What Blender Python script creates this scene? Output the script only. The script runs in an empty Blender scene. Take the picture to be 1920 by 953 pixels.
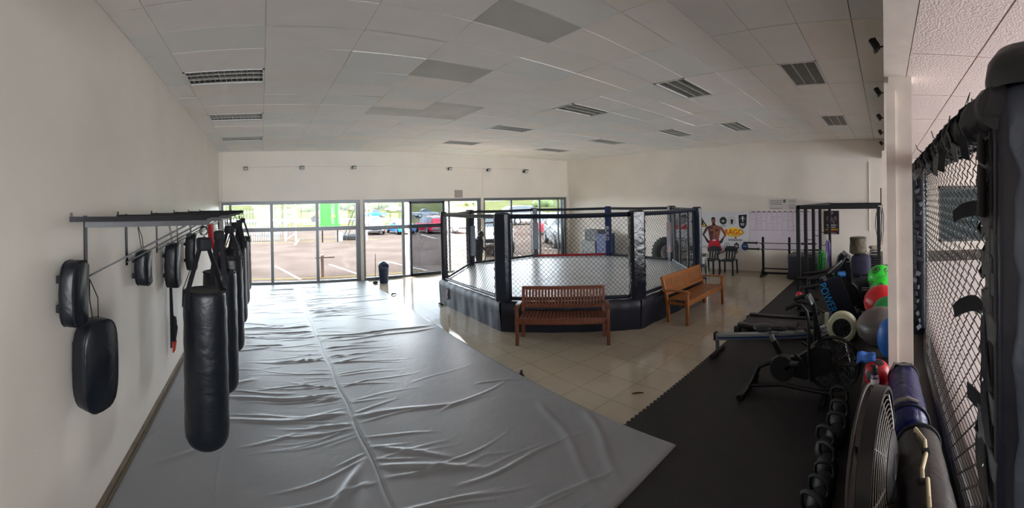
import bpy, bmesh, math, random
import numpy as np
from mathutils import Vector, Matrix, Euler
PI = math.pi
random.seed(7)
scn = bpy.context.scene
col = scn.collection

# ------------------------------------------------------------------ camera (a phone's sweep panorama: central cylindrical)
F, XC, Y0 = 744.1734, 490.0944, 382.2248          # pixels, for the 1920 x 953 frame
PITCH, ROLL = -0.0096, -0.0183
cam_data = bpy.data.cameras.new('camera'); cam = bpy.data.objects.new('camera', cam_data); col.objects.link(cam)
cam_data.type = 'PANO'
cam_data.panorama_type = 'CENTRAL_CYLINDRICAL'
cam_data.central_cylindrical_range_u_min = -XC / F
cam_data.central_cylindrical_range_u_max = (1920 - XC) / F
cam_data.central_cylindrical_range_v_min = -(953 - Y0) / F
cam_data.central_cylindrical_range_v_max = Y0 / F
cam_data.central_cylindrical_radius = 1.0
cam_data.clip_start = 0.02; cam_data.clip_end = 500
Rcam = (Matrix.Rotation(PITCH, 3, 'X') @ Matrix.Rotation(ROLL, 3, 'Y')).transposed()
cam.matrix_world = Matrix.Translation((0, 0, 2.3)) @ (Rcam @ Matrix.Rotation(PI / 2, 3, 'X')).to_4x4()
scn.camera = cam

# ------------------------------------------------------------------ light: an overcast sky and an added rear glow through the glazing, no lamps are on
SKY, REAR_GLOW = 31.0, 5.0
world = bpy.data.worlds.new('overcast_sky'); scn.world = world; world.use_nodes = True
wn = world.node_tree.nodes; wl = world.node_tree.links
bg = wn['Background']
tc = wn.new('ShaderNodeTexCoord'); sx = wn.new('ShaderNodeSeparateXYZ'); rp = wn.new('ShaderNodeValToRGB')
wl.new(tc.outputs['Generated'], sx.inputs[0]); wl.new(sx.outputs['Z'], rp.inputs[0])
rp.color_ramp.elements[0].position = 0.0; rp.color_ramp.elements[0].color = (0.86, 0.90, 0.95, 1)
rp.color_ramp.elements[1].position = 0.7; rp.color_ramp.elements[1].color = (0.95, 0.98, 1.0, 1)
wl.new(rp.outputs[0], bg.inputs['Color'])
bg.inputs['Strength'].default_value = SKY
# added low glow in the unseen rear sky, brightens the room from behind
def wmath(op, a, b=None):
    n = wn.new('ShaderNodeMath'); n.operation = op; n.use_clamp = False
    for i, v in enumerate((a, b)):
        if v is None: continue
        if isinstance(v, (int, float)): n.inputs[i].default_value = v
        else: wl.new(v, n.inputs[i])
    return n.outputs[0]
def wrange(v, a, b):
    n = wn.new('ShaderNodeMapRange'); n.interpolation_type = 'SMOOTHSTEP'; wl.new(v, n.inputs['Value']); n.inputs['From Min'].default_value = a; n.inputs['From Max'].default_value = b; return n.outputs['Result']
az = wrange(wmath('MULTIPLY', sx.outputs['Y'], -1.0), 0.25, 0.8)
el = wmath('MULTIPLY', wrange(sx.outputs['Z'], -0.05, 0.08), wrange(sx.outputs['Z'], 0.62, 0.25))
bg2 = wn.new('ShaderNodeBackground'); bg2.inputs['Color'].default_value = (1.0, 0.97, 0.93, 1)
wl.new(wmath('MULTIPLY', wmath('MULTIPLY', az, el), REAR_GLOW), bg2.inputs['Strength'])
ads = wn.new('ShaderNodeAddShader'); wl.new(bg.outputs[0], ads.inputs[0]); wl.new(bg2.outputs[0], ads.inputs[1]); wl.new(ads.outputs[0], wn['World Output'].inputs['Surface'])
vs = scn.view_settings
vs.view_transform = 'Standard'; vs.look = 'None'; vs.gamma = 1.0; vs.use_curve_mapping = False
vs.exposure = 0.9
cy = scn.cycles
cy.use_denoising = True
cy.max_bounces = 10; cy.diffuse_bounces = 6; cy.glossy_bounces = 4; cy.transmission_bounces = 4; cy.transparent_max_bounces = 24
cy.caustics_reflective = False; cy.caustics_refractive = False; cy.blur_glossy = 0.6
cy.sample_clamp_indirect = 8.0

def portal(name, loc, rot, sx_, sy_):
    l = bpy.data.lights.new(name, 'AREA'); l.shape = 'RECTANGLE'; l.size = sx_; l.size_y = sy_
    l.cycles.is_portal = True
    o = bpy.data.objects.new(name, l); o.location = loc; o.rotation_euler = rot; col.objects.link(o); return o
portal('window_portal', (5.1, 12.05, 1.24), (-PI / 2, 0, 0), 12.6, 2.45)       # street windows (aims into the room)
portal('rear_window_portal', (5.2, -7.1, 2.05), (PI / 2, 0, 0), 12.0, 2.5)      # added windows behind the camera, unseen

# ------------------------------------------------------------------ helpers
def srgb(*c):
    return tuple(((x / 255) / 12.92 if x / 255 <= 0.04045 else ((x / 255 + 0.055) / 1.055) ** 2.4) for x in c)
MATS = {}
def mat(name, rgb, rough=0.5, metal=0.0, var=0.0, vscale=8.0, bump=0.0, bscale=40.0, spec=0.5, emit=None, coat=0.0, detail=4.0, rgb2=None, stretch=None, dist=0.0):
    if name in MATS: return MATS[name]
    m = bpy.data.materials.new(name); m.use_nodes = True; MATS[name] = m
    nt = m.node_tree; b = nt.nodes['Principled BSDF']
    b.inputs['Base Color'].default_value = (*rgb, 1); b.inputs['Roughness'].default_value = rough
    b.inputs['Metallic'].default_value = metal; b.inputs['Specular IOR Level'].default_value = spec
    b.inputs['Coat Weight'].default_value = coat
    co = nt.nodes.new('ShaderNodeTexCoord'); src = co.outputs['Object']
    if stretch:
        mp = nt.nodes.new('ShaderNodeMapping'); mp.inputs['Scale'].default_value = stretch
        nt.links.new(src, mp.inputs[0]); src = mp.outputs[0]
    if var > 0 or rgb2:
        n = nt.nodes.new('ShaderNodeTexNoise'); n.inputs['Scale'].default_value = vscale; n.inputs['Detail'].default_value = detail
        n.inputs['Distortion'].default_value = dist
        nt.links.new(src, n.inputs['Vector'])
        r = nt.nodes.new('ShaderNodeValToRGB')
        r.color_ramp.elements[0].position = 0.35; r.color_ramp.elements[1].position = 0.65
        c2 = rgb2 if rgb2 else tuple(min(1, x * (1 + var)) for x in rgb)
        c1 = rgb if rgb2 else tuple(x * (1 - var) for x in rgb)
        r.color_ramp.elements[0].color = (*c1, 1); r.color_ramp.elements[1].color = (*c2, 1)
        nt.links.new(n.outputs['Fac'], r.inputs[0]); nt.links.new(r.outputs[0], b.inputs['Base Color'])
    if bump > 0:
        n2 = nt.nodes.new('ShaderNodeTexNoise'); n2.inputs['Scale'].default_value = bscale; n2.inputs['Detail'].default_value = 5
        n2.inputs['Distortion'].default_value = dist
        bp = nt.nodes.new('ShaderNodeBump'); bp.inputs['Strength'].default_value = bump; bp.inputs['Distance'].default_value = 0.02
        nt.links.new(src, n2.inputs['Vector']); nt.links.new(n2.outputs['Fac'], bp.inputs['Height']); nt.links.new(bp.outputs[0], b.inputs['Normal'])
    if emit:
        b.inputs['Emission Color'].default_value = (*rgb, 1); b.inputs['Emission Strength'].default_value = emit
    return m

class MB:
    def __init__(s): s.v = []; s.f = []; s.mi = []; s.ms = []
    def m(s, mt):
        if mt is None: return 0
        if mt not in s.ms: s.ms.append(mt)
        return s.ms.index(mt)
    def add(s, vs_, fs, mt=None, M=None):
        o = len(s.v); i = s.m(mt)
        for p in vs_:
            p = Vector(p); s.v.append(tuple(M @ p) if M is not None else tuple(p))
        for f in fs: s.f.append([o + k for k in f]); s.mi.append(i)
        return s
    def box(s, c, d, mt=None, rot=None, M=None):
        x, y, z = d[0] / 2, d[1] / 2, d[2] / 2
        R = Euler(rot).to_matrix() if rot else Matrix.Identity(3)
        vs_ = [Vector(c) + R @ Vector(p) for p in ((-x,-y,-z),(x,-y,-z),(x,y,-z),(-x,y,-z),(-x,-y,z),(x,-y,z),(x,y,z),(-x,y,z))]
        return s.add(vs_, [(3,2,1,0),(4,5,6,7),(0,1,5,4),(1,2,6,5),(2,3,7,6),(3,0,4,7)], mt, M)
    def b2(s, a, b, mt=None):     # box from min / max corners
        return s.box([(a[i] + b[i]) / 2 for i in range(3)], [abs(b[i] - a[i]) for i in range(3)], mt)
    def bar(s, p, q, w, h, mt=None, up=(0, 0, 1)):   # rectangular bar from p to q
        p, q = Vector(p), Vector(q); d = (q - p); L = d.length; d.normalize(); up = Vector(up)
        if abs(d.dot(up)) > 0.98: up = Vector((1, 0, 0))
        sd = d.cross(up).normalized(); u = sd.cross(d)
        vs_ = []
        for c in (p, q):
            for a, b in ((-1,-1),(1,-1),(1,1),(-1,1)): vs_.append(c + sd * a * w / 2 + u * b * h / 2)
        return s.add(vs_, [(3,2,1,0),(4,5,6,7),(0,1,5,4),(1,2,6,5),(2,3,7,6),(3,0,4,7)], mt)
    def tube(s, pts, r, n=8, mt=None, close=False, caps=True):
        pts = [Vector(p) for p in pts]; rs = r if isinstance(r, (list, tuple)) else [r] * len(pts)
        o = len(s.v); i = s.m(mt); N = len(pts); up = None
        for k, p in enumerate(pts):
            a = pts[(k - 1) % N] if (close or k > 0) else p; b = pts[(k + 1) % N] if (close or k < N - 1) else p
            d = (b - a).normalized()
            if up is None: up = Vector((0, 0, 1)) if abs(d.z) < 0.9 else Vector((1, 0, 0))
            sd = d.cross(up)
            if sd.length < 1e-4: sd = d.cross(Vector((0, 1, 0.3)))
            sd.normalize(); up = sd.cross(d).normalized()
            for j in range(n):
                t = 2 * PI * j / n; s.v.append(tuple(p + (sd * math.cos(t) + up * math.sin(t)) * rs[k]))
        for k in range(N if close else N - 1):
            for j in range(n):
                a = o + k * n + j; b = o + k * n + (j + 1) % n; c = o + ((k + 1) % N) * n + (j + 1) % n; d = o + ((k + 1) % N) * n + j
                s.f.append([a, d, c, b][::-1]); s.mi.append(i)
        if caps and not close:
            s.f.append([o + j for j in range(n)][::-1]); s.mi.append(i)
            s.f.append([o + (N - 1) * n + j for j in range(n)]); s.mi.append(i)
        return s
    def lathe(s, prof, n=24, mt=None, M=None, caps=True, sq=(1, 1)):   # profile (r, z) about z; sq squashes x, y
        o = []; vs_ = []
        for r, z in prof:
            for j in range(n): t = 2 * PI * j / n; vs_.append((r * math.cos(t) * sq[0], r * math.sin(t) * sq[1], z))
        fs = []
        for k in range(len(prof) - 1):
            for j in range(n): fs.append((k * n + j, k * n + (j + 1) % n, (k + 1) * n + (j + 1) % n, (k + 1) * n + j))
        if caps: fs.append(tuple(range(n))[::-1]); fs.append(tuple((len(prof) - 1) * n + j for j in range(n)))
        return s.add(vs_, fs, mt, M)
    def ball(s, c, r, n=20, mt=None, M=None):
        r = r if isinstance(r, (tuple, list)) else (r, r, r)
        pr = [(max(1e-4, math.sin(PI * k / n)), -math.cos(PI * k / n)) for k in range(n + 1)]
        MM = Matrix.Translation(c) @ Matrix.Diagonal((*r, 1))
        if M is not None: MM = M @ MM
        return s.lathe(pr, n + 4, mt, MM, caps=False)
    def prism(s, poly, a, b, plane='xy', mt=None, M=None):   # extrude a 2-D outline between offsets a, b
        def P(u, v, w): return {'xy': (u, v, w), 'yz': (w, u, v), 'xz': (u, w, v)}[plane]
        n = len(poly); vs_ = [P(u, v, a) for u, v in poly] + [P(u, v, b) for u, v in poly]
        fs = [tuple(range(n))[::-1], tuple(range(n, 2 * n))] + [(k, (k + 1) % n, n + (k + 1) % n, n + k) for k in range(n)]
        return s.add(vs_, fs, mt, M)
    def rbox(s, c, d, r=0.02, mt=None, M=None, seg=3, rot=None):  # rounded box via superellipsoid-like corners
        bm = bmesh.new(); bmesh.ops.create_cube(bm, size=1.0)
        for v in bm.verts: v.co = Vector((v.co.x * d[0], v.co.y * d[1], v.co.z * d[2]))
        bmesh.ops.bevel(bm, geom=bm.edges[:], offset=min(r, min(d) * 0.49), segments=seg, profile=0.5, affect='EDGES')
        R = Matrix.Translation(c) @ (Euler(rot).to_matrix().to_4x4() if rot else Matrix.Identity(4))
        if M is not None: R = M @ R
        bm.verts.index_update()
        s.add([v.co.copy() for v in bm.verts], [[v.index for v in f.verts] for f in bm.faces], mt, R); bm.free(); return s
    def build(s, name, mt=None, parent=None, smooth=35, loc=None):
        me = bpy.data.meshes.new(name); me.from_pydata(s.v, [], s.f)
        ms = s.ms if s.ms else [mt]
        if mt is not None and s.ms and mt not in s.ms: pass
        for x in ms: me.materials.append(x)
        if len(s.ms) > 1: me.polygons.foreach_set('material_index', s.mi)
        bm = bmesh.new(); bm.from_mesh(me); bmesh.ops.recalc_face_normals(bm, faces=bm.faces[:]); bm.to_mesh(me); bm.free()
        if smooth:
            me.shade_smooth(); me.set_sharp_from_angle(angle=math.radians(smooth))
        me.update()
        o = bpy.data.objects.new(name, me); col.objects.link(o)
        if parent is not None: o.parent = parent
        if loc: o.location = loc
        return o

def thing(name, label, cat, loc=(0, 0, 0), rz=0, group=None):
    o = bpy.data.objects.new(name, None); o.empty_display_size = 0.1; col.objects.link(o)
    o.location = loc; o.rotation_euler = (0, 0, rz)
    return tag(o, label, cat, group)
def tag(o, label, cat, group=None):
    o['label'] = label; o['category'] = cat
    if group: o['group'] = group
    return o
def struct(o):
    o['kind'] = 'structure'; return o
def copy_tree(o, parent=None):
    c = o.copy(); col.objects.link(c)
    if parent is not None: c.parent = parent
    for ch in list(o.children): copy_tree(ch, c)
    return c
def again(root, loc, rz=None, label=None):
    c = copy_tree(root); c.location = loc
    if rz is not None: c.rotation_euler = (0, 0, rz)
    if label: c['label'] = label
    return c
def text(body, size, loc, right, up, mt, parent, name='lettering', depth=0.001, sx=1.0, align='CENTER'):
    cu = bpy.data.curves.new(name, 'FONT'); cu.body = body; cu.size = size; cu.extrude = depth
    cu.align_x = align; cu.align_y = 'CENTER'; cu.materials.append(mt); cu.resolution_u = 3
    tmp = bpy.data.objects.new('tmp_' + name, cu)
    me = bpy.data.meshes.new_from_object(tmp); bpy.data.objects.remove(tmp); bpy.data.curves.remove(cu); me.name = name
    if not me.materials: me.materials.append(mt)
    o = bpy.data.objects.new(name, me); col.objects.link(o)
    r = Vector(right).normalized(); u = Vector(up).normalized(); n = r.cross(u)
    M = Matrix((r * sx, u, n)).transposed().to_4x4(); M.translation = Vector(loc)
    o.parent = parent; o.matrix_local = M
    return o

# ------------------------------------------------------------------ materials
wall_w = mat('wall_paint', srgb(228, 221, 211), 0.42, var=0.03, vscale=1.2, bump=0.05, bscale=60)
wall_side = mat('side_wall_paint', srgb(225, 216, 206), 0.6, var=0.03, vscale=1.5)
trim_w = mat('white_trim', srgb(222, 212, 203), 0.35, var=0.05, vscale=5)
tile_w = mat('ceiling_tile', srgb(240, 237, 232), 0.7, var=0.02, vscale=3, bump=0.04, bscale=150)
tile_w2 = mat('ceiling_tile_cream', srgb(240, 235, 227), 0.65, var=0.02, vscale=2)
tile_w3 = mat('ceiling_tile_cool', srgb(234, 235, 231), 0.65, var=0.02, vscale=2)
tile_g = mat('ceiling_tile_grey', srgb(196, 196, 188), 0.7, var=0.06, vscale=2)
tile_s = mat('ceiling_tile_stained', srgb(214, 212, 204), 0.7, var=0.1, vscale=1.5)
grid_w = mat('ceiling_grid', srgb(205, 200, 190), 0.5)
gap_k = mat('ceiling_void', srgb(60, 56, 52), 0.9)
side_tile = mat('stippled_tile', srgb(225, 208, 203), 0.8, var=0.04, vscale=60, bump=0.5, bscale=70)
alu = mat('grey_aluminium', srgb(112, 116, 120), 0.38, metal=0.55)
alu_d = mat('dark_aluminium', srgb(52, 58, 66), 0.4, metal=0.4)
steel = mat('bright_steel', srgb(190, 192, 192), 0.25, metal=1.0)
blk_metal = mat('black_steel', srgb(20, 21, 26), 0.35, metal=0.3, bump=0.02)
blk_gloss = mat('black_gloss', srgb(14, 14, 17), 0.2)
blk_plastic = mat('black_plastic', srgb(18, 18, 20), 0.42)
rubber = mat('black_rubber', srgb(22, 22, 24), 0.7, bump=0.15, bscale=90)
vinyl = mat('black_vinyl', srgb(13, 19, 28), 0.36, bump=0.35, bscale=9, dist=0.6)
vinyl_g = mat('glossy_black_vinyl', srgb(12, 14, 26), 0.22, bump=0.6, bscale=12, dist=0.8)
webbing = mat('black_webbing', srgb(12, 15, 24), 0.75, bump=0.1, bscale=200)
velcro = mat('grey_velcro', srgb(112, 112, 114), 0.85, bump=0.3, bscale=60, var=0.2, vscale=15)
white_p = mat('white_plastic', srgb(225, 225, 222), 0.4)
red_v = mat('red_vinyl', srgb(170, 22, 34), 0.4, bump=0.1)
print_w = mat('banner_white', srgb(214, 214, 220), 0.45, bump=0.08, bscale=4)

def node_floor():
    m = bpy.data.materials.new('polished_tiles'); m.use_nodes = True; nt = m.node_tree; b = nt.nodes['Principled BSDF']
    co = nt.nodes.new('ShaderNodeTexCoord'); mp = nt.nodes.new('ShaderNodeMapping')
    mp.inputs['Location'].default_value = (-3.49 + 10, -3.44 + 10, 0)
    br = nt.nodes.new('ShaderNodeTexBrick'); br.offset = 0; br.squash = 1
    br.inputs['Scale'].default_value = 1; br.inputs['Brick Width'].default_value = 0.5; br.inputs['Row Height'].default_value = 0.5
    br.inputs['Mortar Size'].default_value = 0.0026; br.inputs['Mortar Smooth'].default_value = 0.1
    br.inputs['Color1'].default_value = (*srgb(184, 173, 154), 1); br.inputs['Color2'].default_value = (*srgb(190, 180, 162), 1)
    br.inputs['Mortar'].default_value = (*srgb(104, 92, 76), 1)
    nz = nt.nodes.new('ShaderNodeTexNoise'); nz.inputs['Scale'].default_value = 2.5; nz.inputs['Detail'].default_value = 6
    mx = nt.nodes.new('ShaderNodeMix'); mx.data_type = 'RGBA'; mx.blend_type = 'MULTIPLY'; mx.inputs[0].default_value = 0.35
    nt.links.new(co.outputs['Object'], mp.inputs[0]); nt.links.new(mp.outputs[0], br.inputs['Vector'])
    nt.links.new(co.outputs['Object'], nz.inputs['Vector'])
    rr = nt.nodes.new('ShaderNodeValToRGB'); rr.color_ramp.elements[0].color = (0.75, 0.72, 0.68, 1); rr.color_ramp.elements[1].color = (1, 1, 1, 1)
    nt.links.new(nz.outputs['Fac'], rr.inputs[0])
    nt.links.new(br.outputs['Color'], mx.inputs[6]); nt.links.new(rr.outputs[0], mx.inputs[7]); nt.links.new(mx.outputs[2], b.inputs['Base Color'])
    r2 = nt.nodes.new('ShaderNodeMapRange'); r2.inputs['To Min'].default_value = 0.06; r2.inputs['To Max'].default_value = 0.16
    nt.links.new(nz.outputs['Fac'], r2.inputs[0]); nt.links.new(r2.outputs[0], b.inputs['Roughness'])
    return m
floor_m = node_floor()

def node_glass(name, tint, rough=0.0, refl=1.0):
    m = bpy.data.materials.new(name); m.use_nodes = True; nt = m.node_tree; nt.nodes.remove(nt.nodes['Principled BSDF'])
    out = nt.nodes['Material Output']; t = nt.nodes.new('ShaderNodeBsdfTransparent'); g = nt.nodes.new('ShaderNodeBsdfGlossy')
    t.inputs[0].default_value = (*tint, 1); g.inputs['Roughness'].default_value = rough
    fr = nt.nodes.new('ShaderNodeFresnel'); fr.inputs[0].default_value = 1.45
    mx = nt.nodes.new('ShaderNodeMixShader')
    nt.links.new(fr.outputs[0], mx.inputs[0]); nt.links.new(t.outputs[0], mx.inputs[1]); nt.links.new(g.outputs[0], mx.inputs[2]); nt.links.new(mx.outputs[0], out.inputs[0])
    return m
glass = node_glass('window_glass', (0.42, 0.44, 0.45))
glass_clear = node_glass('tinted_rear_glass', (0.56, 0.555, 0.55))  # panes of the added rear windows; tint sets how much daylight enters
glass_dark = node_glass('tinted_glass', (0.55, 0.57, 0.6))

# ------------------------------------------------------------------ the room
XL, XR, YW, YB, ZC, ZP, ZC2 = -1.25, 11.53, 11.79, -7.0, 3.97, 0.70, 3.40
struct(MB().b2((XL - .2, 0.2, -0.1), (XR + .2, YW + .25, 0.0)).build('floor', floor_m))
struct(MB().b2((XL - .2, YB - .2, -0.1), (XL, YW + .25, 4.3)).build('wall_left', wall_w))
rw = MB()
rw.b2((XR, 0.0, -0.1), (XR + .2, YW + .25, 4.3), wall_w)
rw.b2((XR, YB - .2, -0.1), (XR + .2, -3.10, 4.3), wall_side); rw.b2((XR, -1.57, -0.1), (XR + .2, 0.0, 4.3), wall_side)
rw.b2((XR, -3.10, -0.1), (XR + .2, -1.57, 0.95), wall_side); rw.b2((XR, -3.10, 2.60), (XR + .2, -1.57, 4.3), wall_side)
struct(rw.build('wall_right'))
fw = MB(); fw.b2((XL, YW, 2.48), (XR, YW + .25, 4.3)); fw.b2((XL, YW, 0), (XL + .05, YW + .25, 2.5)); fw.b2((11.42, YW, 0), (XR, YW + .25, 2.5))
fw.b2((2.99, YW + .02, 0), (3.09, YW + .25, 2.5)); fw.b2((7.31, YW + .02, 0), (7.41, YW + .25, 2.5))
struct(fw.build('wall_front', wall_w))
# rear wall of the raised side room, with two unseen glazed openings added to let daylight in
bw = MB(); bw.b2((XL, YB - .2, 0), (XR, YB, .8)); bw.b2((XL, YB - .2, 3.3), (XR, YB, 4.3))
for a, b in ((XL, -0.8), (5.0, 5.4), (11.2, XR)): bw.b2((a, YB - .2, .8), (b, YB, 3.3))
struct(bw.build('wall_back', wall_side))
# raised platform the side room stands on
pf = MB(); pf.b2((XL, YB, 0.0), (XR, 0.21, ZP))
plat_m = mat('platform_screed', srgb(62, 56, 52), 0.6, var=0.15, vscale=3, bump=0.1)
struct(pf.build('floor.001', plat_m))
# suspended ceiling: one mesh, a tile per cell
XLINES = [XL, -0.93, .07, 1.0, 1.88, 2.8, 3.74, 4.8, 5.8, 6.93, 8.08, 9.2, 10.35, XR]
YLINES = [0.0, .30, .82, 1.31, 1.72, 2.15, 2.63, 3.12, 3.62, 4.15, 4.75, 5.27, 5.85, 6.42, 6.98, 7.5, 8.05, 8.65, 9.25, 9.8, 10.45, 11.1, YW]
LIGHTS = {(1, 5), (1, 10), (1, 14), (1, 18), (7, 2), (7, 6), (7, 10), (7, 14), (7, 18), (10, 2), (10, 7), (10, 10), (10, 14), (10, 18)}
GREY = {(4, 6), (4, 9)}; STAIN = {(4, 13), (5, 12), (5, 13)}
ce = MB(); rnd = random.Random(3)
for i in range(len(XLINES) - 1):
    for j in range(len(YLINES) - 1):
        if (i, j) in LIGHTS: continue
        x0, x1, y0, y1 = XLINES[i], XLINES[i + 1], YLINES[j], YLINES[j + 1]
        mt = tile_g if (i, j) in GREY else (tile_s if (i, j) in STAIN else rnd.choice([tile_w, tile_w, tile_w2, tile_w3]))
        g = 0.004; dz = rnd.uniform(-.004, .004); tl = rnd.uniform(-.006, .006) if rnd.random() < .35 else 0
        vs_ = [(x0 + g, y0 + g, ZC + dz + tl), (x1 - g, y0 + g, ZC + dz), (x1 - g, y1 - g, ZC + dz - tl), (x0 + g, y1 - g, ZC + dz)]
        ce.add(vs_ + [(p[0], p[1], p[2] + .02) for p in vs_], [(3, 2, 1, 0), (4, 5, 6, 7), (0, 1, 5, 4), (1, 2, 6, 5), (2, 3, 7, 6), (3, 0, 4, 7)], mt)
for x in XLINES[1:-1]:
    for j in range(len(YLINES) - 1):
        ce.b2((x - .011, YLINES[j], ZC + .004), (x + .011, YLINES[j + 1], ZC + .01), grid_w)
for y in YLINES[1:-1]: ce.b2((XL, y - .006, ZC + .006), (XR, y + .006, ZC + .012), gap_k if int(y * 100) % 3 == 0 else grid_w)
ce.b2((XL - .1, -.1, ZC + .20), (XR + .1, YW + .1, ZC + .24), gap_k)
struct(ce.build('ceiling', smooth=0))
# lower ceiling of the side room
c2 = MB()
sy = [-0.2, -0.72, -2.0, -3.3, -4.6, -5.9, YB]; sxl = [XL, -.6, .6, 1.85, 3.02, 4.24, 5.55, 6.8, 8.1, 9.4, 10.6, XR]
for i in range(len(sxl) - 1):
    for j in range(len(sy) - 1):
        c2.b2((sxl[i] + .006, sy[j + 1] + .006, 3.38 + .0), (sxl[i + 1] - .006, sy[j] - .006, 3.42), side_tile)
c2.b2((XL, YB, 3.40), (XR, -0.2, 3.46), gap_k)
struct(c2.build('ceiling.001', smooth=0))
# dropped beam, columns
bmn = MB(); bmn.b2((XL, -0.20, 3.38), (XR, 0.0, 4.25))
struct(bmn.build('trim_1', trim_w))
cm = MB(); cm.b2((3.60, -0.25, ZP), (3.80, -0.04, 3.38)); cm.b2((3.57, -0.10, ZP), (3.62, -0.02, 3.25)); cm.b2((3.585, -0.06, ZP), (3.60, -0.045, 3.25))
struct(cm.build('trim_2', trim_w))
cm = MB(); cm.b2((9.3, -0.20, ZP), (9.55, 0.06, 3.38)); cm.b2((9.3, .06, 1.9), (9.34, .08, 3.2))
struct(cm.build('trim_3', trim_w))
# skirting and conduit
bb = MB(); bb.b2((XL, 0.25, 0), (XL + .018, YW, 0.07)); struct(bb.build('baseboard_left', mat('dusty_skirting', srgb(120, 108, 92), .6, var=.2, vscale=10)))
bb = MB(); bb.b2((XR - .015, .25, 0), (XR, YW, .06)); struct(bb.build('baseboard_right', mat('cream_skirting', srgb(190, 178, 158), .5)))
tr = MB(); tr.tube([(-.44, YW - .012, 3.50), (7.5, YW - .012, 3.52), (9.2, YW - .012, 3.56)], .008, 6); tr.tube([(7.36, YW - .012, 3.52), (7.36, YW - .012, 2.6)], .008, 6)
struct(tr.build('trim_4', trim_w))
tr = MB(); tr.b2((XL + .06, YW - .02, 2.5), (XL + .1, YW, 3.97)); tr.b2((XR - .06, YW - .02, 2.5), (XR - .03, YW, 3.97)); tr.tube([(XR - .02, .45, 1.3), (XR - .02, .45, 3.3)], .012, 6)
struct(tr.build('trim_5', trim_w))

def frame(name, x0, x1, z1, mull, transoms, panes, y=YW + .10, d=.07):
    f = MB()
    for x, w in mull: f.b2((x - w * .62, y - d / 2, .0), (x + w * .62, y + d / 2, z1))
    f.b2((x0, y - d / 2 - .01, z1 - .10), (x1, y + d / 2, z1 + .01)); f.b2((x0, y - d / 2 - .02, 0), (x1, y + d / 2, .07))
    for a, b, z, h in transoms: f.b2((a, y - d / 2 - .003, z - h / 2), (b, y + d / 2 - .003, z + h / 2))
    o = struct(f.build(name, alu))
    g = MB()
    for a, b in panes: g.b2((a, y - .003, .05), (b, y + .003, z1 - .07))
    g.build('pane', glass, o); return o
frame('window_1', -1.2, 2.99, 2.48, [(-1.17, .06), (-.93, .06), (.3, .07), (1.67, .07), (2.90, .05), (2.965, .05)], [(-1.2, 2.9, 1.63, .12)], [(-1.1, 2.88)])
frame('window_2', 3.09, 7.31, 2.48, [(3.12, .06), (4.42, .07), (4.66, .08), (5.86, .07), (6.06, .06), (7.24, .14)], [(3.09, 5.86, 1.60, .12)], [(3.15, 4.4), (4.7, 5.83)])
frame('window_3', 7.41, 11.42, 2.48, [(7.45, .06), (8.65, .05), (10.02, .05), (11.0, .04), (11.2, .05), (11.37, .09)], [(7.41, 8.65, 1.60, .06)], [(7.5, 11.35)])
# reflective sliding door leaf behind pane 2
o = MB(); 
for a, b in ((4.62, 4.69), (5.80, 5.88)): o.b2((a, YW + .02, .02), (b, YW + .06, 2.40))
o.b2((4.62, YW + .02, .02), (5.88, YW + .06, .09)); o.b2((4.62, YW + .02, 2.33), (5.88, YW + .06, 2.40)); o.b2((4.62, YW + .018, 1.55), (5.88, YW + .06, 1.63))
door = struct(o.build('door_1', alu_d)); MB().b2((4.69, YW + .035, .09), (5.80, YW + .045, 2.33)).build('pane', glass_dark, door)
hnd = MB(); ch = mat('white_chevron', srgb(235, 235, 235), .5); hnd.bar((4.95, YW + .033, 1.42), (4.84, YW + .033, 1.29), .004, .03, up=(0, 1, 0)); hnd.bar((4.84, YW + .033, 1.29), (4.95, YW + .033, 1.16), .004, .03, up=(0, 1, 0)); hnd.build('chevron_sticker', ch, door)
# frosted side window, and the unseen rear windows added for their daylight
f = MB()
for a, b in (((-3.10, .95), (-3.04, 2.6)), ((-1.63, .95), (-1.57, 2.6)), ((-3.1, .95), (-1.57, 1.02)), ((-3.1, 2.5), (-1.57, 2.6))): f.b2((XR + .02, a[0], a[1]), (XR + .10, b[0], b[1]))
sw = struct(f.build('window_4', mat('window_grey', srgb(98, 100, 98), .5)))
frost = node_glass('privacy_glass', (.028, .033, .034))
MB().b2((XR + .05, -3.05, 1.0), (XR + .06, -1.62, 2.52)).build('pane', frost, sw)
f = MB()
for x in (-.78, 1.1, 3.1, 4.97, 5.43, 7.4, 9.4, 11.17): f.b2((x - .03, YB - .12, .8), (x + .03, YB - .05, 3.3))
f.b2((-.8, YB - .12, .8), (5, YB - .05, .87)); f.b2((5.4, YB - .12, .8), (11.2, YB - .05, .87)); f.b2((-.8, YB - .12, 3.23), (5, YB - .05, 3.3)); f.b2((5.4, YB - .12, 3.23), (11.2, YB - .05, 3.3))
rw_ = struct(f.build('added_rear_window', alu)); MB().b2((-.8, YB - .09, .8), (5, YB - .084, 3.3)).b2((5.4, YB - .09, .8), (11.2, YB - .084, 3.3)).build('pane', glass_clear, rw_)

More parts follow.
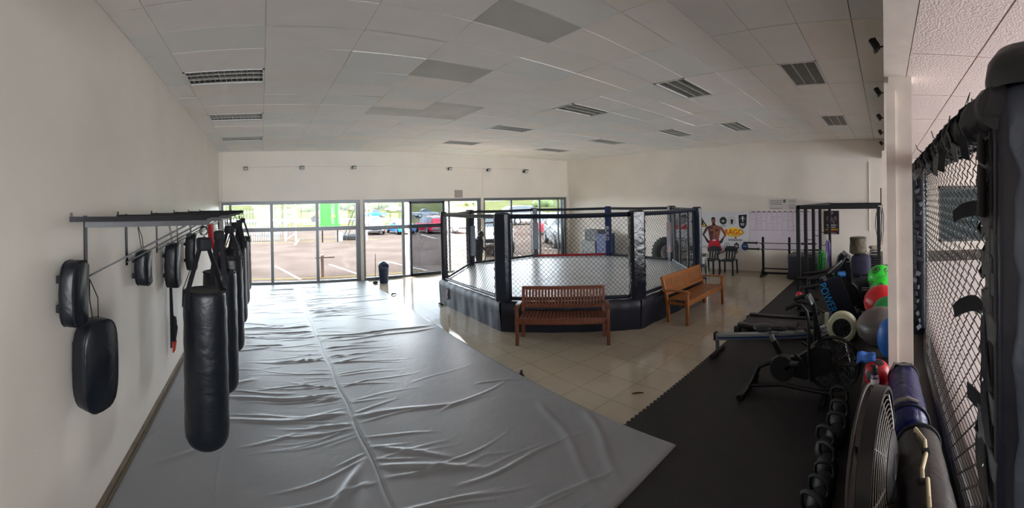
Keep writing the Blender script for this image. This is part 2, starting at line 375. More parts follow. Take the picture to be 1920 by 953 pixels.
# ------------------------------------------------------------------ ceiling fittings
louv = mat('louvre_aluminium', srgb(196, 196, 190), .35, metal=.5)
lamp_in = mat('reflector', srgb(150, 152, 152), .25, metal=.5)
def light_fitting(i, j, name_label):
    x0, x1, y0, y1 = XLINES[i], XLINES[i + 1], YLINES[j], YLINES[j + 1]
    t = thing('ceiling_light', name_label, 'ceiling light', ((x0 + x1) / 2, (y0 + y1) / 2, ZC), 0, 'recessed louvred ceiling lights')
    w, h = x1 - x0, y1 - y0; f = MB()
    for sx_ in (-1, 1): f.box((sx_ * (w / 2 - .012), 0, .0), (.024, h, .02))
    for sy_ in (-1, 1): f.box((0, sy_ * (h / 2 - .012), .0), (w, .024, .02))
    f.build('frame', white_p, t)
    MB().box((0, 0, .12), (w, h, .01), lamp_in).box((0, h / 2, .06), (w, .006, .12), lamp_in).box((0, -h / 2, .06), (w, .006, .12), lamp_in).box((w / 2, 0, .06), (.006, h, .12), lamp_in).box((-w / 2, 0, .06), (.006, h, .12), lamp_in).build('housing', lamp_in, t)
    g = MB(); n = 14
    for k in range(1, n): g.box((-w / 2 + w * k / n, 0, .03), (.004, h - .04, .055))
    for k in (1, 2): g.box((0, -h / 2 + h * k / 3, .03), (w - .04, .012, .06))
    g.build('louvre', louv, t)
    u = MB()
    for k in (0, 1, 2): u.tube([(-w / 2 + .05, -h / 2 + h * (k + .5) / 3, .09), (w / 2 - .05, -h / 2 + h * (k + .5) / 3, .09)], .013, 8)
    u.build('fluorescent_tube', white_p, t)
LL = {(1, 5): 'unlit louvred ceiling light cut by the top edge, nearest of those along the left wall', (1, 10): 'large unlit louvred ceiling light, second from the camera along the left wall',
      (1, 14): 'unlit louvred ceiling light above the punching bags, second from the street wall', (1, 18): 'small far unlit ceiling light nearest the street wall on the left side',
      (7, 2): 'large unlit ceiling light nearest the spotlight beam and the camera', (7, 6): 'unlit ceiling light over the open floor beside a lifted ceiling tile',
      (7, 10): 'unlit ceiling light above the cage corner next to the front bench', (7, 14): 'unlit ceiling light above the middle of the fighting cage', (7, 18): 'unlit ceiling light near the street wall above the middle windows',
      (10, 2): 'unlit ceiling light by the spotlight beam above the power rack end', (10, 7): 'unlit ceiling light in front of the poster wall, second from the beam', (10, 10): 'unlit ceiling light in front of the poster wall, third from the beam',
      (10, 14): 'unlit ceiling light in front of the bare wall part, fourth from the beam', (10, 18): 'small far unlit ceiling light nearest the corner of street wall and poster wall'}
for k, v in LL.items(): light_fitting(k[0], k[1], v)

def spotlight(loc, rz, label, big=1.0, tilt=.35):
    t = thing('spotlight', label, 'spotlight', loc, rz, 'small black floodlights')
    R = Matrix.Rotation(tilt, 4, 'X')
    MB().box((0, 0, 0), (.05, .012, .07)).tube([(0, .0, 0), (0, -.05, -.01), (0, -.07, .0)], .008, 6).build('bracket', blk_metal, t)
    b = MB(); M = Matrix.Translation((0, -.11 * big, .0)) @ R
    b.rbox((0, 0, 0), (.13 * big, .05, .10 * big), .012, M=M)
    for k in range(5): b.box((-.05 * big + k * .025 * big, .032, 0), (.006, .02, .08 * big), M=M)
    b.build('lamp_body', blk_plastic, t)
    MB().box((0, -.027, 0), (.105 * big, .004, .075 * big), M=M).build('lens', mat('lamp_lens', srgb(190, 195, 190), .15), t)
    return t
for x, lb in ((-.44, 'black floodlight over the street windows, nearest the bag wall'), (1.23, 'black floodlight over the street windows, second from the bag wall'), (2.81, 'black floodlight over the street windows, above the post beside the bin'),
              (6.04, 'black floodlight over the open doorway, left of the beige vent plate'), (7.58, 'black floodlight over the street windows, above the post beside the open doorway'), (9.2, 'largest black floodlight over the street windows, nearest the poster wall')):
    spotlight((x, YW - .005, 3.46), 0, lb, 1.35 if x > 9 else 1.0)
for x, lb in ((3.5, 'nearest black floodlight on the beam above the white column'), (5.05, 'black floodlight on the white beam, second from the camera'), (6.65, 'black floodlight on the white beam, middle of the five'),
              (8.2, 'black floodlight on the white beam, second from the far end'), (9.9, 'farthest black floodlight on the white beam, beside the poster wall')):
    spotlight((x, -.025, 3.62), PI, lb, 1.0, .6)
vt = thing('wall_vent', 'beige square vent plate on the wall above the open doorway', 'vent', (6.4, YW, 2.63))
v = MB(); v.box((0, -.01, 0), (.30, .02, .26)); 
for k in range(6): v.box((0, -.022, -.1 + k * .04), (.26, .01, .012))
v.build('grille', mat('vent_beige', srgb(168, 158, 150), .5), vt)
# ------------------------------------------------------------------ floor coverings
def wrinkled_sheet(name, x0, x1, y0, y1, z, step, ridges, m, parent=None, base=None, edge_drop=.02):
    nx = int((x1 - x0) / step) + 1; ny = int((y1 - y0) / step) + 1
    X, Y = np.meshgrid(np.linspace(x0, x1, nx), np.linspace(y0, y1, ny)); H = np.zeros_like(X)
    for (ax, ay, bx, by, amp, w) in ridges:
        dx, dy = bx - ax, by - ay; L = math.hypot(dx, dy) + 1e-9
        t = ((X - ax) * dx + (Y - ay) * dy) / L; d = ((X - ax) * -dy + (Y - ay) * dx) / L
        d = d + .03 * np.sin(t * 5 + ax * 9) * min(1, L)
        fade = np.clip(t / (.12 * L + .02), 0, 1) * np.clip((L - t) / (.45 * L), 0, 1)
        H += amp * fade * np.exp(-(d / w) ** 2)
    H += .003 * np.sin(X * 3.1 + 1.3 * np.sin(Y * 2.0)) * np.sin(Y * 2.3 + X)
    if base is not None: H += base(X, Y)
    E_ = np.minimum(np.minimum(X - x0, x1 - X), np.minimum(Y - y0, y1 - Y)); H -= edge_drop * np.exp(-E_ / .012)
    co = np.stack([X.ravel(), Y.ravel(), (z + H).ravel()], 1)
    idx = np.arange(nx * ny).reshape(ny, nx)
    q = np.stack([idx[:-1, :-1], idx[:-1, 1:], idx[1:, 1:], idx[1:, :-1]], -1).reshape(-1, 4)
    me = bpy.data.meshes.new(name); me.vertices.add(len(co)); me.vertices.foreach_set('co', co.ravel().astype(np.float32))
    me.loops.add(q.size); me.loops.foreach_set('vertex_index', q.ravel().astype(np.int32))
    me.polygons.add(len(q)); me.polygons.foreach_set('loop_start', np.arange(0, q.size, 4, dtype=np.int32)); me.polygons.foreach_set('loop_total', np.full(len(q), 4, dtype=np.int32))
    me.update(); me.validate(); me.shade_smooth(); me.materials.append(m)
    o = bpy.data.objects.new(name, me); col.objects.link(o)
    if parent: o.parent = parent
    return o
mat_grey = mat('grey_pvc_sheet', srgb(148, 151, 155), 0.40, var=.04, vscale=1.2, bump=.16, bscale=6, dist=.8, spec=.32)
rr = random.Random(11); R_ = []
for k in range(230):        # creases fan out from the seam
    y = rr.uniform(2.2, 11.2); s = rr.choice((-1, 1)); L = rr.uniform(.25, 1.3)
    lim = 2.0 if s > 0 else 1.9
    a = rr.gauss(0, .16) + (-.35 if y < 3.9 and rr.random() < .6 else 0)
    st = .93 + s * rr.choice((0.02, 0.02, rr.uniform(.1, 1.0)))
    R_.append((st, y, st + s * L * math.cos(a), y + L * math.sin(a), rr.uniform(.003, .010), rr.uniform(.008, .018)))
for a in ((.97, 7.5, -1.0, 7.44, .012, .03), (3.14, 6.8, .5, 6.9, .018, .035), (3.1, 6.62, .8, 6.6, .014, .03), (.9, 4.7, -.9, 4.74, .016, .03), (.88, 4.25, -.8, 4.22, .016, .03), (.9, 4.2, 2.6, 3.95, .013, .03),
          (.5, 2.9, .88, 3.5, .022, .035), (.45, 2.2, .8, 3.3, .018, .04), (.95, 3.35, 1.9, 2.85, .017, .03), (1.0, 3.6, 1.7, 3.1, .012, .03), (2.9, 3.5, 2.25, 1.95, .018, .04), (3.1, 3.0, 2.45, 1.92, .018, .04),
          (2.5, 4.3, 3.12, 4.05, .01, .02), (1.8, 3.9, 3.1, 4.2, .01, .02), (1.4, 2.85, 3.0, 2.7, .008, .02), (-.1, 5.3, -1.1, 4.6, .01, .03), (-.4, 4.0, -1.1, 3.3, .012, .03), (-.9, 4.4, -1.2, 3.6, .01, .02),
          (.95, 9.6, 3.1, 9.62, .014, .03), (3.1, 9.2, 1.5, 9.0, .012, .03), (.9, 8.4, 2.6, 8.55, .01, .03)): R_.append(a)
def seam(X, Y):
    s = .93 + .012 * np.sin(Y * 6); h = -.004 * np.exp(-((X - s) / .012) ** 2) + .0035 * np.exp(-((X - s - .035) / .016) ** 2) + .003 * np.exp(-((X - s + .035) / .016) ** 2)
    h += .003 * np.exp(-((X + .41) / .008) ** 2)
    return h
g1 = thing('floor_mat', 'large creased light grey vinyl training mat in front of the bags and windows', 'mat', (0, 0, 0))
wrinkled_sheet('mat_cover', -1.205, 3.15, 1.87, 11.62, .034, .014, R_, mat_grey, g1, seam)
MB().b2((-1.20, 1.875, .002), (3.145, 11.615, .022)).build('foam_core', mat('foam_grey', srgb(90, 92, 96), .8), g1)
st = MB(); st.tube([(.93 + .012 * math.sin(y * .6), y / 10, .0325) for y in range(19, 116)], .002, 4)
st.build('seam', mat('seam_thread', srgb(120, 124, 130), .6), g1)
for (x, y, rz, lb) in ((3.28, 9.6, .4, 'small black strap end poking out beside the far edge of the grey mat'), (3.19, 4.22, 1.2, 'small black scrap of tape on the tiles at the long edge of the grey mat'), (3.90, 8.15, 2, 'small black strap lump on the floor at the cage corner nearest the bin')):
    s = MB(); s.tube([(-.09, 0, .012), (-.03, .02, .03), (.03, 0, .035), (.08, -.03, .012)], [.012, .022, .018, .01], 8)
    tag(s.build('strap_end', webbing, loc=(x, y, .0)), lb, 'strap').rotation_euler = (0, 0, rz)
# interlocking black rubber matting
bm_ = MB(); pts = []
bx0, bx1, by0, by1 = -1.2, 11.45, .22, 2.49; x = bx0; k = 0
pts = [(bx0, by0), (bx1, by0)]
x = bx1
while x > 2.3:
    pts += [(x, by1 + .012), (x - .03, by1 + .012), (x - .036, by1 - .012), (x - .066, by1 - .012)]; x -= .072
pts.append((bx0, by1))
bm_.prism(pts, .001, .014, 'xy')
mat_blk = mat('black_rubber_tiles', srgb(25, 23, 24), .55, bump=.25, bscale=120, var=.15, vscale=4)
tag(bm_.build('gym_mat', mat_blk), 'black interlocking rubber gym flooring under the machines along the platform', 'mat')
# brown smear and leaf on the tiles
s = MB(); s.prism([(.0, .0), (.05, .022), (.11, .02), (.14, 0), (.1, .008), (.05, .006)], 0, .012, 'xy')
tag(s.build('dry_leaf', mat('dry_leaf', srgb(70, 48, 26), .7), loc=(3.74, 2.82, .001)), 'dry brown leaf on the beige tiles by the black rubber flooring', 'leaf').rotation_euler = (0, 0, -.9)

# ------------------------------------------------------------------ the octagonal fighting cage
CX, CY, CR, ZT = 6.97, 7.08, 3.12, 2.05
V8 = [(CR * math.cos(math.radians(22.5 + 45 * k)), CR * math.sin(math.radians(22.5 + 45 * k))) for k in range(8)]
cage = thing('fighting_cage', 'black octagonal fighting cage with chain-link sides and grey canvas behind the benches', 'cage', (CX, CY, 0))
def chainlink(mb, p, q, z0, z1, pitch=.085, r=.0028, n=4, mt=None):
    # two families of slanted wires, woven by a small offset
    p, q = Vector((p[0], p[1], 0)), Vector((q[0], q[1], 0)); L = (q - p).length; d = (q - p).normalized(); nr = Vector((-d.y, d.x, 0)); H = z1 - z0
    for s in (1, -1):
        k = -int(H / pitch) - 1
        while k * pitch < L:
            a, b = k * pitch, k * pitch + H
            u0, u1 = max(a, 0), min(b, L)
            if u1 > u0 + .01:
                za, zb = (u0 - a), (u1 - a)
                if s < 0: za, zb = H - za, H - zb
                mb.tube([p + d * u0 + nr * .003 * s + Vector((0, 0, z0 + za)), p + d * u1 + nr * .003 * s + Vector((0, 0, z0 + zb))], r, n, mt, caps=False)
            k += 1
wire = mat('coated_wire', srgb(28, 32, 34), .45)
skirt_m = mat('navy_skirt_vinyl', srgb(16, 19, 34), .38, bump=.3, bscale=5, dist=.5)
skirt_m2 = mat('lighter_skirt_vinyl', srgb(38, 42, 60), .45, bump=.25, bscale=5, dist=.5)  # lighter navy for a single side of the skirt
pad_m = mat('cage_pad_vinyl', srgb(14, 22, 38), .33, bump=.35, bscale=8, dist=.8)
pad_shiny = mat('cage_pad_shiny', srgb(12, 14, 24), .2, bump=.5, bscale=5, dist=1.5)
pad_blue = mat('cage_pad_blue', srgb(22, 46, 98), .4, bump=.2, bscale=8)
pad_grey = mat('cage_pad_grey', srgb(120, 128, 140), .45, bump=.2, bscale=20)
# skirts: one per side, slightly bulging with folds
for k in range(8):
    a, b = Vector((*V8[k], 0)) * 1.03, Vector((*V8[(k + 1) % 8], 0)) * 1.03; d = (b - a); n = Vector((a + b)).normalized(); mb = MB(); N = 48; vs_ = []; fs = []
    rows = [(0.0, .55), (.05, .50), (.045, .35), (.03, .18), (.02, .0)]
    for i in range(N + 1):
        t = i / N
        for j, (o_, z) in enumerate(rows):
            w = .012 * math.sin(i * .55 + k * 2 + j * .7) * (j / 4) + .004 * math.sin(i * 1.3 + k)
            p = a + d * t + n * (o_ + w * .8); vs_.append((p.x, p.y, z if j else .55 + .005 * math.sin(i)))
    for i in range(N):
        for j in range(4): o_ = i * 5 + j; fs.append((o_, o_ + 5, o_ + 6, o_ + 1))
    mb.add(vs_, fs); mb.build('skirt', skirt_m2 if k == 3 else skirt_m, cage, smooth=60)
deck = MB(); deck.prism([(x * 1.03, y * 1.03) for x, y in V8], .02, .50, 'xy'); deck.build('deck', mat('plywood', srgb(90, 70, 50), .7), cage)
canvas_m = mat('canvas_grey', srgb(176, 180, 182), .30, var=.06, vscale=2, bump=.22, bscale=6, dist=1.0)
cv = MB(); cv.prism([(x * 1.02, y * 1.02) for x, y in V8], .50, .525, 'xy')
for k in range(26):
    x, y = rr.uniform(-2.2, 2.2), rr.uniform(-2.2, 2.2); a = rr.uniform(-.5, .9); L = rr.uniform(.4, 1.3)
    cv.tube([(x + L * t * math.cos(a), y + L * t * math.sin(a) + .03 * math.sin(t * 6), .522) for t in (0, .25, .5, .75, 1)], [.002, .008, .010, .008, .002], 6)
cv.build('canvas', canvas_m, cage)
logo = MB(); m_pink = mat('faded_pink_print', srgb(150, 120, 140), .5)
a3, b3 = Vector((*V8[3], 0)) * 1.03, Vector((*V8[4], 0)) * 1.03; dd = (b3 - a3).normalized(); nn = Vector((a3 + b3)).normalized()
lg = [(.0, .0), (.05, .06), (.03, .12), (.07, .2), (.04, .26), (.0, .2), (-.02, .12), (.01, .06)]
vs_ = [a3 + dd * (.42 + u) + nn * .075 + Vector((0, 0, .17 + v)) for u, v in lg]; vs2 = [p - nn * .05 for p in vs_]; n_ = len(lg)
logo.add(vs_ + vs2, [tuple(range(n_)), tuple(range(n_, 2 * n_))] + [(i, (i + 1) % n_, n_ + (i + 1) % n_, n_ + i) for i in range(n_)]); logo.build('emblem', m_pink, cage)
for k in range(8):
    x, y = V8[k]; ang = math.atan2(y, x)
    M = Matrix.Translation((x, y, 0)) @ Matrix.Rotation(ang, 4, 'Z')
    w = .30 if k in (4, 5) else .20
    p = MB(); prof_z = [.52, .56, .9, 1.4, 1.9, ZT - .02, ZT + .04, ZT + .07]
    hw = w / 2; ring = [(-.10, -hw * .6), (-.03, -hw), (.07, -hw), (.11, -hw * .7), (.11, hw * .7), (.07, hw), (-.03, hw), (-.10, hw * .6)]
    if k in (3,): ring = [(a * .7, b * .45) for a, b in ring]
    vs_ = []; fs = []; nr_ = len(ring)
    for iz, z in enumerate(prof_z):
        s = .92 if iz in (0,) else (.75 if iz == len(prof_z) - 1 else 1.0) 
        for a, b in ring: vs_.append((a * s + .004 * math.sin(z * 17 + b * 40), b * s, z))
    for i in range(len(prof_z) - 1):
        for j in range(nr_): fs.append((i * nr_ + j, i * nr_ + (j + 1) % nr_, (i + 1) * nr_ + (j + 1) % nr_, (i + 1) * nr_ + j))
    fs.append(tuple((len(prof_z) - 1) * nr_ + j for j in range(nr_)))
    p.add(vs_, fs, None, M); pm = {5: pad_shiny, 0: pad_blue}.get(k, pad_m)
    post = p.build('post_pad', pm, cage)
    if k in (1, 2, 7):      # lighter printed sleeve on the inside of the far posts
        MB().box((-.085, 0, 1.22), (.05, w * .93, .86), M=M).build('sleeve', pad_grey if k != 7 else mat('poster_sleeve', srgb(150, 96, 90), .5, rgb2=srgb(90, 96, 110), vscale=6), post)
    if k == 0:
        c = M @ Vector((-.105, 0, 1.25)); text('BUILD', .17, c, (0, 0, -1), M.to_3x3() @ Vector((0, 1, 0)) * -1, white_p, post)
    if k in (4, 5):
        for s in (-1, 1):
            la = MB(); la.tube([M @ Vector((.02 if i % 2 else .075, s * (hw + (.0 if i % 2 else .01)), .62 + i * .08)) for i in range(18)], .006, 5); la.build('lace', webbing, post)
for k in range(8):
    a, b = V8[k], V8[(k + 1) % 8]; c = MB()
    gate = (k == 6)
    if not gate:
        c.tube([(a[0], a[1], ZT), ((a[0] + b[0]) / 2, (a[1] + b[1]) / 2, ZT - .012), (b[0], b[1], ZT)], .043, 10)
        c.build('top_rail_pad', pad_m, cage)
        c = MB(); c.tube([(a[0], a[1], .57), (b[0], b[1], .57)], .035, 8); c.build('bottom_rail_pad', red_v if k == 0 else pad_m, cage)
        c = MB(); chainlink(c, a, b, .58, ZT - .02); c.build('chain_link_panel', wire, cage)
    else:
        va, vb = Vector((*a, 0)), Vector((*b, 0)); P = lambda t, z: va + (vb - va) * t + Vector((0, 0, z))
        c.tube([P(0, ZT), P(1, ZT)], .035, 8); c.build('top_rail_pad', pad_m, cage)
        c = MB(); c.tube([P(.0, .56), P(1, .56)], .03, 8); c.build('bottom_rail_pad', mat('silver_tape', srgb(140, 150, 160), .4), cage)
        for t in (.3, .62, .85):
            g = MB(); g.tube([P(t, .55), P(t, ZT)], .032, 8); g.build('gate_post', pad_m, cage)
        c = MB(); chainlink(c, P(0, 0), P(1, 0), .58, ZT - .03); c.build('chain_link_panel', wire, cage)
# steps hanging at the cage edge next to the gate: two pale steel legs
ld = thing('step_ladder', 'slim silver step frame standing against the cage gate beside the front bench', 'steps', (9.35, 4.55, 0), .5)
m = MB()
for s in (-.2, .2): m.tube([(s, 0, 0), (s, 0, .85)], .018, 8)
m.build('leg', steel, ld)
for z in (.25, .55, .83): MB().box((0, .05, z), (.4, .16, .025)).build('step', blk_plastic, ld)

# ------------------------------------------------------------------ benches
wood = mat('oiled_teak', srgb(84, 44, 28), .38, rgb2=srgb(108, 60, 38), vscale=3, bump=.05, bscale=30, stretch=(14, 14, 2))
wood_l = mat('honey_teak', srgb(126, 76, 40), .38, rgb2=srgb(150, 94, 50), vscale=3, bump=.05, bscale=30, stretch=(14, 14, 2))
def bench(loc, rz, L, w_, label, seat_h=.43, top=.83):
    t = thing('garden_bench', label, 'bench', loc, rz)      # local: x along the bench, front at -y
    hl = L / 2
    for s in (-1, 1):
        MB().rbox((s * (hl - .03), -.23, .30), (.055, .055, .60), .006).build('leg', w_, t)
        b = MB(); b.bar((s * (hl - .07), .19, 0), (s * (hl - .07), .22, seat_h), .05, .06); b.bar((s * (hl - .07), .22, seat_h - .02), (s * (hl - .07), .33, top), .05, .05); b.build('leg', w_, t)
        a = MB(); pr = [(-.29, .60), (-.22, .63), (-.05, .63), (.10, .62), (.27, .60), (.27, .575), (.10, .595), (-.05, .60), (-.22, .60), (-.28, .58)]
        a.prism(pr, s * (hl - .03) - .035, s * (hl - .03) + .035, 'yz'); a.build('armrest', w_, t)
    r = MB(); r.rbox((0, -.22, seat_h - .055), (L - .08, .028, .075), .005); r.rbox((0, .19, seat_h - .05), (L - .14, .028, .07), .005)
    for s in (-1, 0, 1): r.box((s * (hl - .06), -.01, seat_h - .06), (.03, .42, .05))
    r.build('seat_rail', w_, t)
    s_ = MB(); n = int(L / .062)
    for k in range(n): 
        x = -hl + .07 + (L - .14) * (k + .5) / n
        s_.rbox((x, -.01, seat_h), (.044, .45, .018), .004, seg=1)
    s_.rbox((0, -.235, seat_h), (L - .06, .05, .022), .005)
    s_.build('seat', w_, t)
    k_ = MB(); k_.bar((-hl + .05, .325, top - .02), (hl - .05, .325, top - .02), .03, .06); k_.bar((-hl + .07, .235, seat_h + .09), (hl - .07, .235, seat_h + .09), .03, .05)
    n = int(L / .063)
    for k in range(n):
        x = -hl + .1 + (L - .2) * (k + .5) / n
        k_.bar((x, .24, seat_h + .1), (x, .315, top - .04), .036, .013, up=(0, 1, 0))
    k_.build('backrest', w_, t)
    return t
B1 = bench((4.47, 4.76, 0), math.atan2(-1.08, 1.05), 1.52, wood, 'dark reddish wooden slatted bench nearest the camera, facing out from the cage')
B2 = bench((7.10, 3.69, 0), 0.0, 1.66, wood_l, 'honey coloured wooden slatted bench with armrests by the cage gate')

# ------------------------------------------------------------------ punching bags on their wall brackets
def heavy_bag(loc, rz, label):
    t = thing('punching_bag', label, 'punching bag', loc, rz, 'black punching bags in a row along the wall')   # origin: hook under the bracket
    H = 1.185; zt = -.44; prof = []
    r = .172
    pr = [(.001, zt - H), (.06, zt - H + .003), (.11, zt - H + .018), (.145, zt - H + .045), (.166, zt - H + .09), (.172, zt - H + .15)]
    for k in range(14): z = zt - H + .15 + (H - .2) * (k + 1) / 14; pr.append((r - .006 * k / 14 + .0022 * math.sin(k * 2.1 + loc[1]), z))
    pr += [(.160, zt - .022), (.150, zt - .004), (.138, zt - .012), (.09, zt - .022), (.001, zt - .024)]
    MB().lathe(pr, 36, caps=False).build('bag_body', vinyl, t, smooth=50)
    rim = MB(); rim.tube([(.163 * math.cos(a * PI / 16), .163 * math.sin(a * PI / 16), zt - .014) for a in range(32)], .006, 6, close=True); rim.build('rim_piping', webbing, t)
    for a in (.35, PI - .35, PI + .35, -.35):
        x, y = math.cos(a) * .162, math.sin(a) * .162
        s = MB(); s.bar((x * 1.06, y * 1.06, zt - .13), (x * 1.02, y * 1.02, zt + .0), .05, .007, up=(x, y, 0)); s.bar((x * 1.02, y * 1.02, zt), (x * .14, y * .14, -.075), .05, .006, up=(x, y, 0)); s.build('strap', webbing, t)
    MB().rbox((0, 0, -.10), (.10, .10, .10), .02).build('strap_collar', webbing, t)
    h = MB(); h.tube([(.032 * math.cos(a * PI / 8), 0, -.0 + .032 * math.sin(a * PI / 8)) for a in range(-3, 12)], .006, 8); h.build('hook', blk_metal, t)
    g = MB(); [g.tube([(.014 * math.cos(a * PI / 5) * (i % 2) , .014 * math.cos(a * PI / 5) * ((i + 1) % 2), -.036 - i * .012 + .011 * math.sin(a * PI / 5)) for a in range(10)], .003, 5, close=True) for i in range(3)]; g.build('chain', steel, t)
    return t
BAGY = [2.99, 3.88, 4.97, 6.15, 7.30, 8.55]
BAGX = [-.44, -.42, -.41, -.41, -.41, -.41]
BL = ['black punching bag nearest the camera, hanging in front of all the others', 'black punching bag second from the camera, partly behind the nearest bag', 'black punching bag third from the camera along the wall',
      'black punching bag fourth from the camera along the wall', 'black punching bag fifth from the camera, last but one before the windows', 'black punching bag farthest from the camera, closest to the street windows']
hb = heavy_bag((BAGX[0], BAGY[0], 2.13), .5, BL[0])
for k in range(1, 6): again(hb, (BAGX[k], BAGY[k], 2.13), .5 + k * 1.1, BL[k])
def bracket(y, label, xt=-.40):
    t = thing('bag_bracket', label, 'wall bracket', (XL, y, 2.2), 0, 'black steel bag brackets on the wall')
    w = xt - XL
    MB().box((.004, -.37, -.18), (.008, .05, .48)).build('wall_plate', blk_metal, t)
    a = MB(); a.bar((.0, -.61, .04), (w, 0, .03), .04, .035); a.bar((.0, -.37, .0), (w, .0, .0), .05, .05); a.tube([(.01, -.60, .05), (.01, -.60, .085)], .007, 6); a.build('arm', blk_metal, t)
    MB().bar((.005, -.37, -.39), (w - .14, -.06, -.01), .028, .010).build('brace', blk_metal, t)
    return t
bk = bracket(2.80 + .0, 'black triangular wall bracket holding the nearest punching bag')
bk.location = (XL, 2.99, 2.2)
BN = ['', 'second', 'third', 'fourth', 'fifth', 'sixth and farthest']
for k in range(1, 6): again(bk, (XL, BAGY[k], 2.2), None, 'black triangular wall bracket, %s from the camera, above the bag row' % BN[k])

# pads hanging on the left wall
def kick_shield(name, w, h, d, m, curve=.0, e=.42):
    # rounded slab, w along y, h along z, d thick in x
    mb = MB(); N = 28; ring = []
    for k in range(N):
        a = 2 * PI * k / N; c, s = math.cos(a), math.sin(a)
        ring.append((abs(c) ** e * (1 if c > 0 else -1) * w / 2, abs(s) ** e * (1 if s > 0 else -1) * h / 2))
    lay = [(-d / 2, .90), (-d / 2 + .012, .97), (-d / 4, 1.0), (d / 4, 1.0), (d / 2 - .02, .96), (d / 2, .86)]
    vs_ = []; fs = []
    for x, s in lay:
        for u, v in ring: vs_.append((x + curve * (v / h * 2) ** 2 + .003 * math.sin(v * 30 + u * 20), u * (1 - (1 - s) * .25 / w), v - math.copysign((1 - s) * .25, v) * min(1, abs(v) / (h / 2)) * .5))
    for i in range(len(lay) - 1):
        for j in range(N): fs.append((i * N + j, i * N + (j + 1) % N, (i + 1) * N + (j + 1) % N, (i + 1) * N + j))
    fs += [tuple(range(N)), tuple((len(lay) - 1) * N + j for j in range(N))]
    mb.add(vs_, fs, m); return mb
def wall_pad(loc, w, h, d, label, cord=None, rz=0, curve=.0, e=.5, tilt=0):
    t = thing('strike_pad', label, 'training pad', loc, rz, None); t.rotation_euler = (tilt, 0, rz)
    kick_shield('x', w, h, d, vinyl, curve, e).build('pad_body', vinyl, t, smooth=60)
    p = MB(); N = 28
    for s in (-1, 1):
        p.tube([(s * (d / 2 - .012) + curve * (math.sin(2 * PI * k / N)) ** 2 * .8, .97 * w / 2 * abs(math.cos(2 * PI * k / N)) ** e * (1 if math.cos(2 * PI * k / N) > 0 else -1), .985 * h / 2 * abs(math.sin(2 * PI * k / N)) ** e * (1 if math.sin(2 * PI * k / N) > 0 else -1)) for k in range(N)], .005, 5, close=True)
    p.build('piping', webbing, t, smooth=60)
    for z in (-.22 * h, .22 * h): MB().box((-d / 2 - .012, 0, z), (.02, w * .8, .045)).build('arm_strap', webbing, t)
    if cord:
        c = MB()
        for dy in (-.02, .03): c.tube([(0, dy, h / 2 - .02), (-.02, dy * 1.6, h / 2 + cord * .5), (-.05, 0, h / 2 + cord)], .004, 6)
        c.build('cord', webbing, t)
    return t
wall_pad((-1.13, 2.20, 1.79), .27, .40, .11, 'small rounded black focus pad hanging just above the tall oval kick shield', .0, .12, .015, tilt=-.04)
g_ = MB(); g_.prism([(-.01, -.1), (.005, -.07), (-.004, .0), (.012, .06), (.0, .1), (-.012, .05), (-.002, 0), (-.014, -.06)], .056, .062, 'yz'); 
pads = [o for o in bpy.data.objects if o.name.startswith('strike_pad')]; g_.build('gold_print', mat('gold_print', srgb(96, 66, 34), .5), pads[-1])
wall_pad((-1.10, 2.45, 1.27), .34, .60, .13, 'tall oval black kick shield hanging on a cord, lowest and largest pad on the wall', .26, -.35, .01, e=.62)
wall_pad((-1.14, 3.68, 1.74), .22, .34, .12, 'smallest black pad hanging on the wall below the second bracket', .24, 0, .02)
wall_pad((-1.12, 4.86, 1.60), .28, .56, .15, 'black thai pad hanging on the wall left of the nearest bag straps', .3, 0, .02)
wall_pad((-1.12, 6.20, 1.62), .28, .58, .15, 'black thai pad on the wall behind the nearest bag straps', .3, 0, .02)
# harness of straps with red tips
h = thing('resistance_harness', 'black strap harness with red tips hanging below a pad on the bag wall', 'harness', (-1.20, 5.10, 1.335))
m = MB(); m.bar((0, 0, 0), (.01, .03, -.5), .004, .03, up=(1, 0, 0)); m.bar((0, -.04, .0), (0, -.03, -.85), .004, .022, up=(1, 0, 0)); m.build('strap', webbing, h)
m = MB(); m.tube([(.02, .03, -.45), (.03, .05, -.6), (.02, .03, -.78)], [.02, .045, .03], 8); m.tube([(.02, .03, -.5), (.03, .12, -.55), (.03, .13, -.48)], [.02, .02, .004], 6); m.build('bundle', webbing, h)
for i in range(3): MB().tube([(.02 + .01 * i, .0 + .035 * i, -.78), (.02, .0 + .04 * i, -.92)], [.014, .010], 6).build('tip', mat('orange_red', srgb(205, 60, 34), .5), h)
# red and white shin guard hanging from the third bracket
sg = thing('shin_guard', 'red and white shin guard hanging between the punching bag straps', 'shin guard', (-.72, 5.6, 2.10))
m = MB(); m.tube([(0, 0, -.02), (.02, 0, -.2), (.07, 0, -.40), (.13, 0, -.48)], [.05, .065, .05, .035], 10); m.build('shell', red_v, sg)
m = MB(); m.tube([(.05, -.03, -.03), (.07, -.04, -.2), (.11, -.04, -.38), (.15, -.03, -.47)], [.02, .028, .026, .02], 8); m.build('stripe', white_p, sg)
m = MB(); m.tube([(0, 0, 0), (0, 0, .09)], .005, 5); m.build('cord', webbing, sg)
sg2 = thing('hand_wrap', 'grey and white hand wraps draped over a bracket behind the shin guard', 'hand wraps', (-.62, 6.15, 2.14)); 
m = MB()
for k in range(5): m.bar((-.06 + .035 * k, .01 * k, .03), (-.05 + .035 * k, .01 * k, -.12 - .05 * (k % 3)), .03, .006, up=(0, 1, 0))
m.build('wrap', mat('pale_cotton', srgb(170, 170, 168), .8), sg2)

